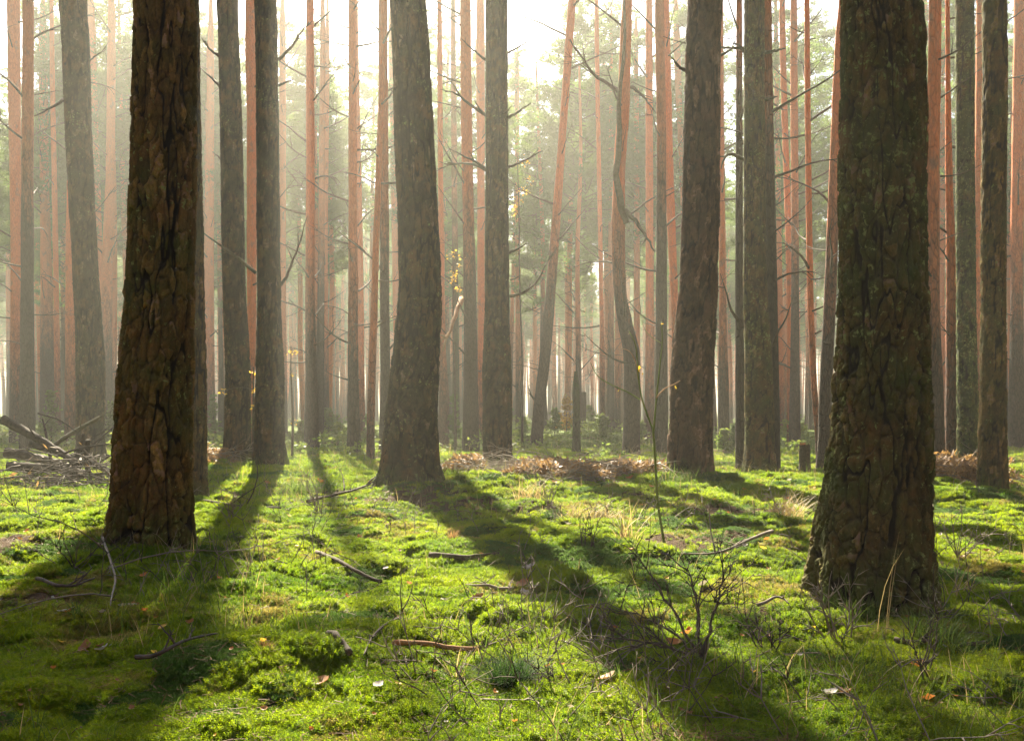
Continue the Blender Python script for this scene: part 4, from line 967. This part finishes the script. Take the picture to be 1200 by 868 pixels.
# tall thin sapling in front of the plated pine
b = G(777, 636)
t = thing('sapling', 'tall thin green sapling with forked bare stems before the plated pine', 'sapling', b)
d = b[1]
def px_tube(g, pts, r0, r1, sides=6, dd=0.0, m=0):
    P = smooth_curve([W(x_, y_, d + dd * k / (len(pts) - 1)) for k, (x_, y_) in enumerate(pts)], 16) - b
    g.tube(P, np.linspace(r0, r1, 16), sides, m); return P
def stem_part(name, pts, r0, r1, dd, mat):
    g = Geo(); px_tube(g, pts, r0, r1, 6, dd); link(name, g.mesh(name, [M[mat]]), t)
stem_part('stem', [(779, 640), (771, 590), (768, 540), (766, 510), (764, 498)], .009, .007, 0, 'sap_stem')
stem_part('fork', [(764, 500), (753, 470), (748, 440), (745, 405), (737, 388)], .0065, .003, -.1, 'sap_stem')
stem_part('fork', [(766, 505), (769, 470), (773, 430), (776, 400), (775, 377)], .0065, .003, .1, 'sap_stem')
stem_part('side_twig', [(750, 468), (735, 459), (715, 450), (700, 440), (692, 425)], .005, .002, -.3, 'sap_stem')
stem_part('side_twig', [(769, 466), (778, 456), (790, 450), (797, 446)], .005, .002, .2, 'deadwood_orange')
stem_part('side_twig', [(748, 445), (745, 425), (738, 412), (728, 408)], .004, .002, .1, 'deadwood_orange')
stem_part('side_twig', [(775, 402), (765, 396), (757, 388), (752, 376)], .003, .0015, .1, 'sap_stem')
g = Geo(); R = np.random.default_rng(4)
leaf_cloud(g, [W(x_, y_, d) - b for x_, y_ in ((750, 436), (752, 438), (726, 456), (748, 434), (791, 451), (774, 380), (738, 390))], R, .032, 0)
link('leaf_buds', g.mesh('leaf_buds', [M['yellow_leaf']], smooth=False), t)

# young birches with their last yellow leaves
def yellow_birch(label, px, d, pts, spots, seed):
    global b
    x0 = (px - CX) / F * d; bb = np.array([x0, d, float(gh(x0, d))]); rnd = random.Random(seed); R = np.random.default_rng(seed)
    t = thing('birch_sapling', label, 'sapling', bb, 'young birches with yellow leaves')
    g = Geo(); P = smooth_curve([W(x_, y_, d) - bb for x_, y_ in pts], 18); P[0] = (0, 0, -.05); g.tube(P, np.linspace(.03, .008, 18), 6); link('stem', g.mesh('stem', [M['twig']]), t)
    g = Geo(); cs = []
    for (x_, y_, rpx, n) in spots:
        c = W(x_, y_, d) - bb; i = int(np.argmin(np.linalg.norm(P - c, axis=1))); g.tube(smooth_curve([P[i], (P[i] + c) / 2 + (0, 0, .05), c], 6), np.linspace(.008, .003, 6), 4, 1)
        s = rpx / F * d
        cs += [c + np.array([R.normal(0, s), R.normal(0, s), R.normal(0, s)]) * .6 for _ in range(n)]
    leaf_cloud(g, cs, R, .065, 0); link('foliage', g.mesh('foliage', [M['yellow_leaf'], M['twig']], smooth=False), t)
yellow_birch('thin birch with sparse golden leaves just right of the swollen foot pine', 534, 22, [(534, 530), (533, 450), (531, 380), (532, 320), (530, 280)], [(533, 300, 6, 26), (531, 325, 6, 30), (536, 340, 4, 12), (540, 312, 4, 10)], 3)
yellow_birch('thin birch with yellow leaves high up right of the straight dark pine', 612, 24, [(612, 525), (612, 430), (609, 330), (608, 240), (606, 180)], [(606, 238, 6, 30), (612, 225, 6, 26), (620, 212, 5, 14), (602, 248, 4, 14), (614, 190, 5, 12)], 4)
yellow_birch('tiny birch with orange leaves in the gap between the dark pair and the straight pine', 342, 20, [(342, 545), (343, 490), (341, 440), (341, 405)], [(341, 412, 3, 8), (347, 411, 3, 6), (346, 494, 3, 6), (340, 440, 2, 4)], 5)
yellow_birch('tiny birch with orange leaves between the two dark pines', 297, 17, [(297, 548), (297, 500), (297, 460), (297, 430)], [(298, 438, 3, 10), (298, 460, 3, 12), (297, 475, 3, 12), (262, 458, 3, 8)], 6)

# grass tussocks
def tussock(label, px, py, rpx, hpx, n, seed, mat, name='grass_tussock', bend=1.0, cat='grass', wmul=1.0):
    b = G(px, py); R = np.random.default_rng(seed); r = rpx / F * b[1]; h = hpx / F * b[1]
    a = R.uniform(0, 6.28, n); q = np.sqrt(R.random(n)) * r * .55
    x = b[0] + q * np.cos(a); y = b[1] + q * np.sin(a)
    me = blades(name, x, y, R.uniform(.6, 1.1, n) * h, R.uniform(.0022, .004, n) * np.clip(b[1] / 5, 1, 2) * wmul, [M[mat]], np.zeros(n, int), R, bend, .5)
    me.transform(Tr([-v for v in b])); return tag(link(name, me, None, b), label, cat, 'grass tufts standing out of the moss')
tussock('dark green rounded grass tussock in the foreground moss', 598, 800, 40, 46, 900, 1, 'grass_dark')
tussock('small brown dry tuft at the edge of the left shade', 312, 770, 13, 20, 110, 2, 'bracken', 'dry_tuft', .5)
tussock('small brown tuft in front of the swollen foot pine', 530, 636, 8, 18, 80, 3, 'bracken', 'dry_tuft', .4)
tussock('green grass clump right at the foot of the broad mossy pine', 1010, 735, 40, 50, 160, 4, 'grass')
tussock('tall green grass in the shade right of the broad mossy pine', 1100, 765, 60, 55, 240, 5, 'grass')
tussock('green grass clump at the foot of the broad brown pine', 165, 648, 45, 32, 160, 6, 'grass')
tussock('coarse grass blades in the lower shaded edge near pale leaves', 90, 735, 14, 30, 24, 7, 'grass', 'grass_tussock', .8, 'grass', 2.5)
tussock('bunch of straw stems in mid clearing before the sapling', 735, 640, 22, 60, 34, 8, 'straw', 'straw_tuft', 1.0, 'grass', 1.3)
tussock('pair of arching straw stems in the foreground by the reddish stick', 534, 800, 6, 62, 7, 9, 'straw', 'straw_tuft', .7, 'grass', 1.6)
tussock('tall straw stalks rising before the broad mossy pine', 1028, 745, 26, 135, 4, 10, 'straw', 'straw_tuft', .5, 'grass', .9)
tussock('arching straw stems on the bank right of the broad mossy pine', 1125, 700, 26, 70, 14, 11, 'straw', 'straw_tuft', 1.2, 'grass', 1.4)
tussock('dry grass clump on the mound below the lichen speckled pine', 920, 612, 40, 48, 150, 12, 'straw', 'straw_tuft', 1.1)
tussock('dry grass at the left end of the brush heap', 620, 588, 30, 40, 90, 13, 'straw', 'straw_tuft', .9)
tussock('green grass fringe below the plated pine', 800, 575, 60, 24, 300, 14, 'grass')
tussock('pale grass in the sunny strip left of the sapling', 690, 610, 60, 30, 160, 15, 'straw', 'straw_tuft', 1.0)
tussock('sunlit grass fringe beside the dark pair', 360, 575, 60, 26, 320, 16, 'grass')

# fallen leaves
def leaf_mesh(seed, mat, curl):
    rnd = random.Random(seed); n = 9; v = []
    for i in range(n):
        t = i / (n - 1); w = .42 * math.sin(math.pi * min(1, .04 + .96 * t)) ** .75 * (1 + .14 * math.sin(i * 2.6 + seed)); zc = curl * (t - .5) ** 2 + rnd.uniform(-.02, .02)
        v += [(t - .5, -w, zc + curl * .9 * w * w + rnd.uniform(-.03, .03)), (t - .5, 0, zc - .03), (t - .5, w, zc + curl * .7 * w * w + rnd.uniform(-.03, .03))]
    q = []
    for i in range(n - 1):
        for s in (0, 1): q.append((3 * i + s, 3 * i + 3 + s, 3 * i + 4 + s, 3 * i + 1 + s))
    g = Geo(); g.add(v, q); g.tube([(-.5, 0, 0), (-.72, .05, .06)], [.012, .008], 4)
    return g.mesh('leaf', [M[mat]])
LEAF = {m: [leaf_mesh(20 + k, m, .5 + .4 * k) for k in range(3)] for m in ('brown_leaf', 'pale_leaf', 'red_leaf', 'yellow_leaf')}
rl = random.Random(8)
def leaf(label, px, py, wpx, mat, group):
    p = G(px, py); o = link('fallen_leaf', LEAF[mat][rl.randrange(3)], None, p + (0, 0, .028 if p[1] < 7 else .03)); s = wpx / F * p[1]
    o.scale = (s, s * rl.uniform(.7, 1), s); o.rotation_euler = (rl.uniform(-.5, .5), rl.uniform(-.4, .4), rl.uniform(0, 6.28))
    tag(o, label, 'leaf', group)
for a in [('pale grey curled leaf alone at the shaded lower edge', 78, 742, 20, 'pale_leaf'), ('large pale leaf in the shade with an orange leaf against it', 150, 718, 26, 'pale_leaf'), ('orange brown leaf leaning on the large pale leaf', 160, 716, 20, 'red_leaf'),
          ('rolled tan leaf in the shade below the large pale leaf', 100, 768, 24, 'brown_leaf'), ('pale leaf lying right of the rolled tan leaf', 120, 769, 18, 'pale_leaf'), ('small bright orange leaf in the sunlit spot within the left shade', 191, 742, 14, 'yellow_leaf'), ('tan leaf at the edge of the left sunlit spot', 222, 738, 14, 'brown_leaf'),
          ('pale brown leaf highest of the three at the end of the swollen foot pine shadow', 620, 679, 18, 'pale_leaf'), ('tan leaf lowest of the three at the end of the swollen foot pine shadow', 612, 697, 18, 'brown_leaf'), ('grey leaf middle of the three at the end of the swollen foot pine shadow', 617, 687, 18, 'pale_leaf'),
          ('rust leaf nearest the bottom corner below the broad mossy pine', 1088, 806, 26, 'red_leaf'), ('orange leaf leaning up in the bottom corner below the broad mossy pine', 1076, 790, 22, 'red_leaf'), ('tan curled leaf at the bottom edge before the broad mossy pine', 972, 820, 24, 'pale_leaf'),
          ('brown leaf beside the tan curled leaf at the bottom edge', 990, 815, 20, 'brown_leaf'), ('rust leaf under the big bare branch', 790, 762, 22, 'red_leaf'), ('orange leaf at the fork of the big bare branch', 806, 750, 18, 'red_leaf'), ('yellow leaf on a twig in the lower left foreground', 309, 797, 9, 'yellow_leaf'),
          ('pale leaf beside the thin brown twig in the foreground', 443, 812, 18, 'pale_leaf'), ('brown leaf in the foreground left of the short dark wood', 377, 808, 22, 'brown_leaf'), ('pinkish leaf in front of the big bare branch', 712, 802, 24, 'brown_leaf'), ('pale leaf in the sunlit moss below the straight grey stick', 524, 700, 16, 'pale_leaf'),
          ('brown leaf in the sunlit strip above the tussock', 560, 722, 16, 'brown_leaf'), ('tan leaf lying in front of the swollen foot pine', 470, 722, 14, 'brown_leaf'), ('grey leaf near the dead branch right of the sapling', 825, 692, 16, 'pale_leaf'), ('rust leaf near the foot of the broad brown pine', 206, 641, 12, 'red_leaf')]:
    leaf(*a, 'fallen leaves one can pick out')
for k in range(150):
    px = rl.uniform(-20, 1220); py = 560 + 300 * rl.random() ** 1.2
    m = rl.choice(('brown_leaf', 'brown_leaf', 'red_leaf', 'pale_leaf', 'yellow_leaf'))
    leaf('small %s leaf scattered on the moss with many others like it' % {'brown_leaf': 'brown', 'red_leaf': 'rust red', 'pale_leaf': 'pale grey', 'yellow_leaf': 'yellow'}[m], px, py, rl.uniform(5, 11), m, 'small scattered %s leaves' % m.split('_')[0])

# ------------------------------------------------------------------ haze
bm_v = np.array([(sx * 430, sy, z_) for z_ in (-1.6, 23.5) for sx, sy in ((-1, -95), (1, -95), (1, 520), (-1, 520))], float)
hz = make_mesh('haze', bm_v, quads=[(3, 2, 1, 0), (4, 5, 6, 7), (0, 1, 5, 4), (1, 2, 6, 5), (2, 3, 7, 6), (3, 0, 4, 7)], smooth=False)
mh = bpy.data.materials.new('haze'); mh.use_nodes = True; tn = mh.node_tree; tn.nodes.clear()
oo = tn.nodes.new('ShaderNodeOutputMaterial'); pv = tn.nodes.new('ShaderNodeVolumePrincipled')
pv.inputs['Color'].default_value = (.53, .523, .455, 1); pv.inputs['Density'].default_value = .0033; pv.inputs['Anisotropy'].default_value = .55
tn.links.new(pv.outputs[0], oo.inputs['Volume']); hz.materials.append(mh)
tag(link('haze', hz), 'pale morning haze filling the wood', 'haze', kind='stuff')

# ------------------------------------------------------------------ light, sky, camera
wd = bpy.data.worlds.new('World'); SC.world = wd; wd.use_nodes = True
nt = wd.node_tree; bg = nt.nodes['Background']
sky = nt.nodes.new('ShaderNodeTexSky'); sky.sky_type = 'NISHITA'; sky.sun_disc = False
sky.sun_elevation = SUN_EL; sky.sun_rotation = SUN_AZ % (2 * math.pi)
sky.air_density = 1.0; sky.dust_density = 2.0; sky.ozone_density = 1.0
nt.links.new(sky.outputs[0], bg.inputs[0]); bg.inputs[1].default_value = .05
sd = bpy.data.lights.new('sun', 'SUN'); sd.energy = 5.0; sd.angle = math.radians(.6); sd.color = (1.0, .90, .70)
so = bpy.data.objects.new('sun', sd); COL.objects.link(so)
from mathutils import Vector
to_sun = Vector((math.sin(SUN_AZ) * math.cos(SUN_EL), math.cos(SUN_AZ) * math.cos(SUN_EL), math.sin(SUN_EL)))
so.rotation_euler = to_sun.to_track_quat('Z', 'Y').to_euler(); so.location = to_sun * 15 + Vector((0, 0, 0))

cam = bpy.data.cameras.new('camera'); co = bpy.data.objects.new('camera', cam); COL.objects.link(co)
co.location = (0, 0, EYE); co.rotation_euler = (math.radians(90), 0, 0)
cam.sensor_width = 36; cam.lens = F / 1200 * 36; cam.shift_y = (HY - 434) / 1200; cam.clip_start = .05; cam.clip_end = 2000
SC.camera = co
SC.view_settings.view_transform = 'Standard'; SC.view_settings.look = 'None'; SC.view_settings.gamma = 1; SC.view_settings.use_curve_mapping = False
SC.view_settings.exposure = 2.8
SC.render.engine = 'CYCLES'
cy = SC.cycles
cy.use_denoising = True
try: cy.denoiser = 'OPENIMAGEDENOISE'
except Exception: pass
cy.max_bounces = 5; cy.diffuse_bounces = 3; cy.glossy_bounces = 1; cy.transmission_bounces = 3; cy.volume_bounces = 0; cy.transparent_max_bounces = 4
cy.caustics_reflective = cy.caustics_refractive = False; cy.sample_clamp_indirect = 4
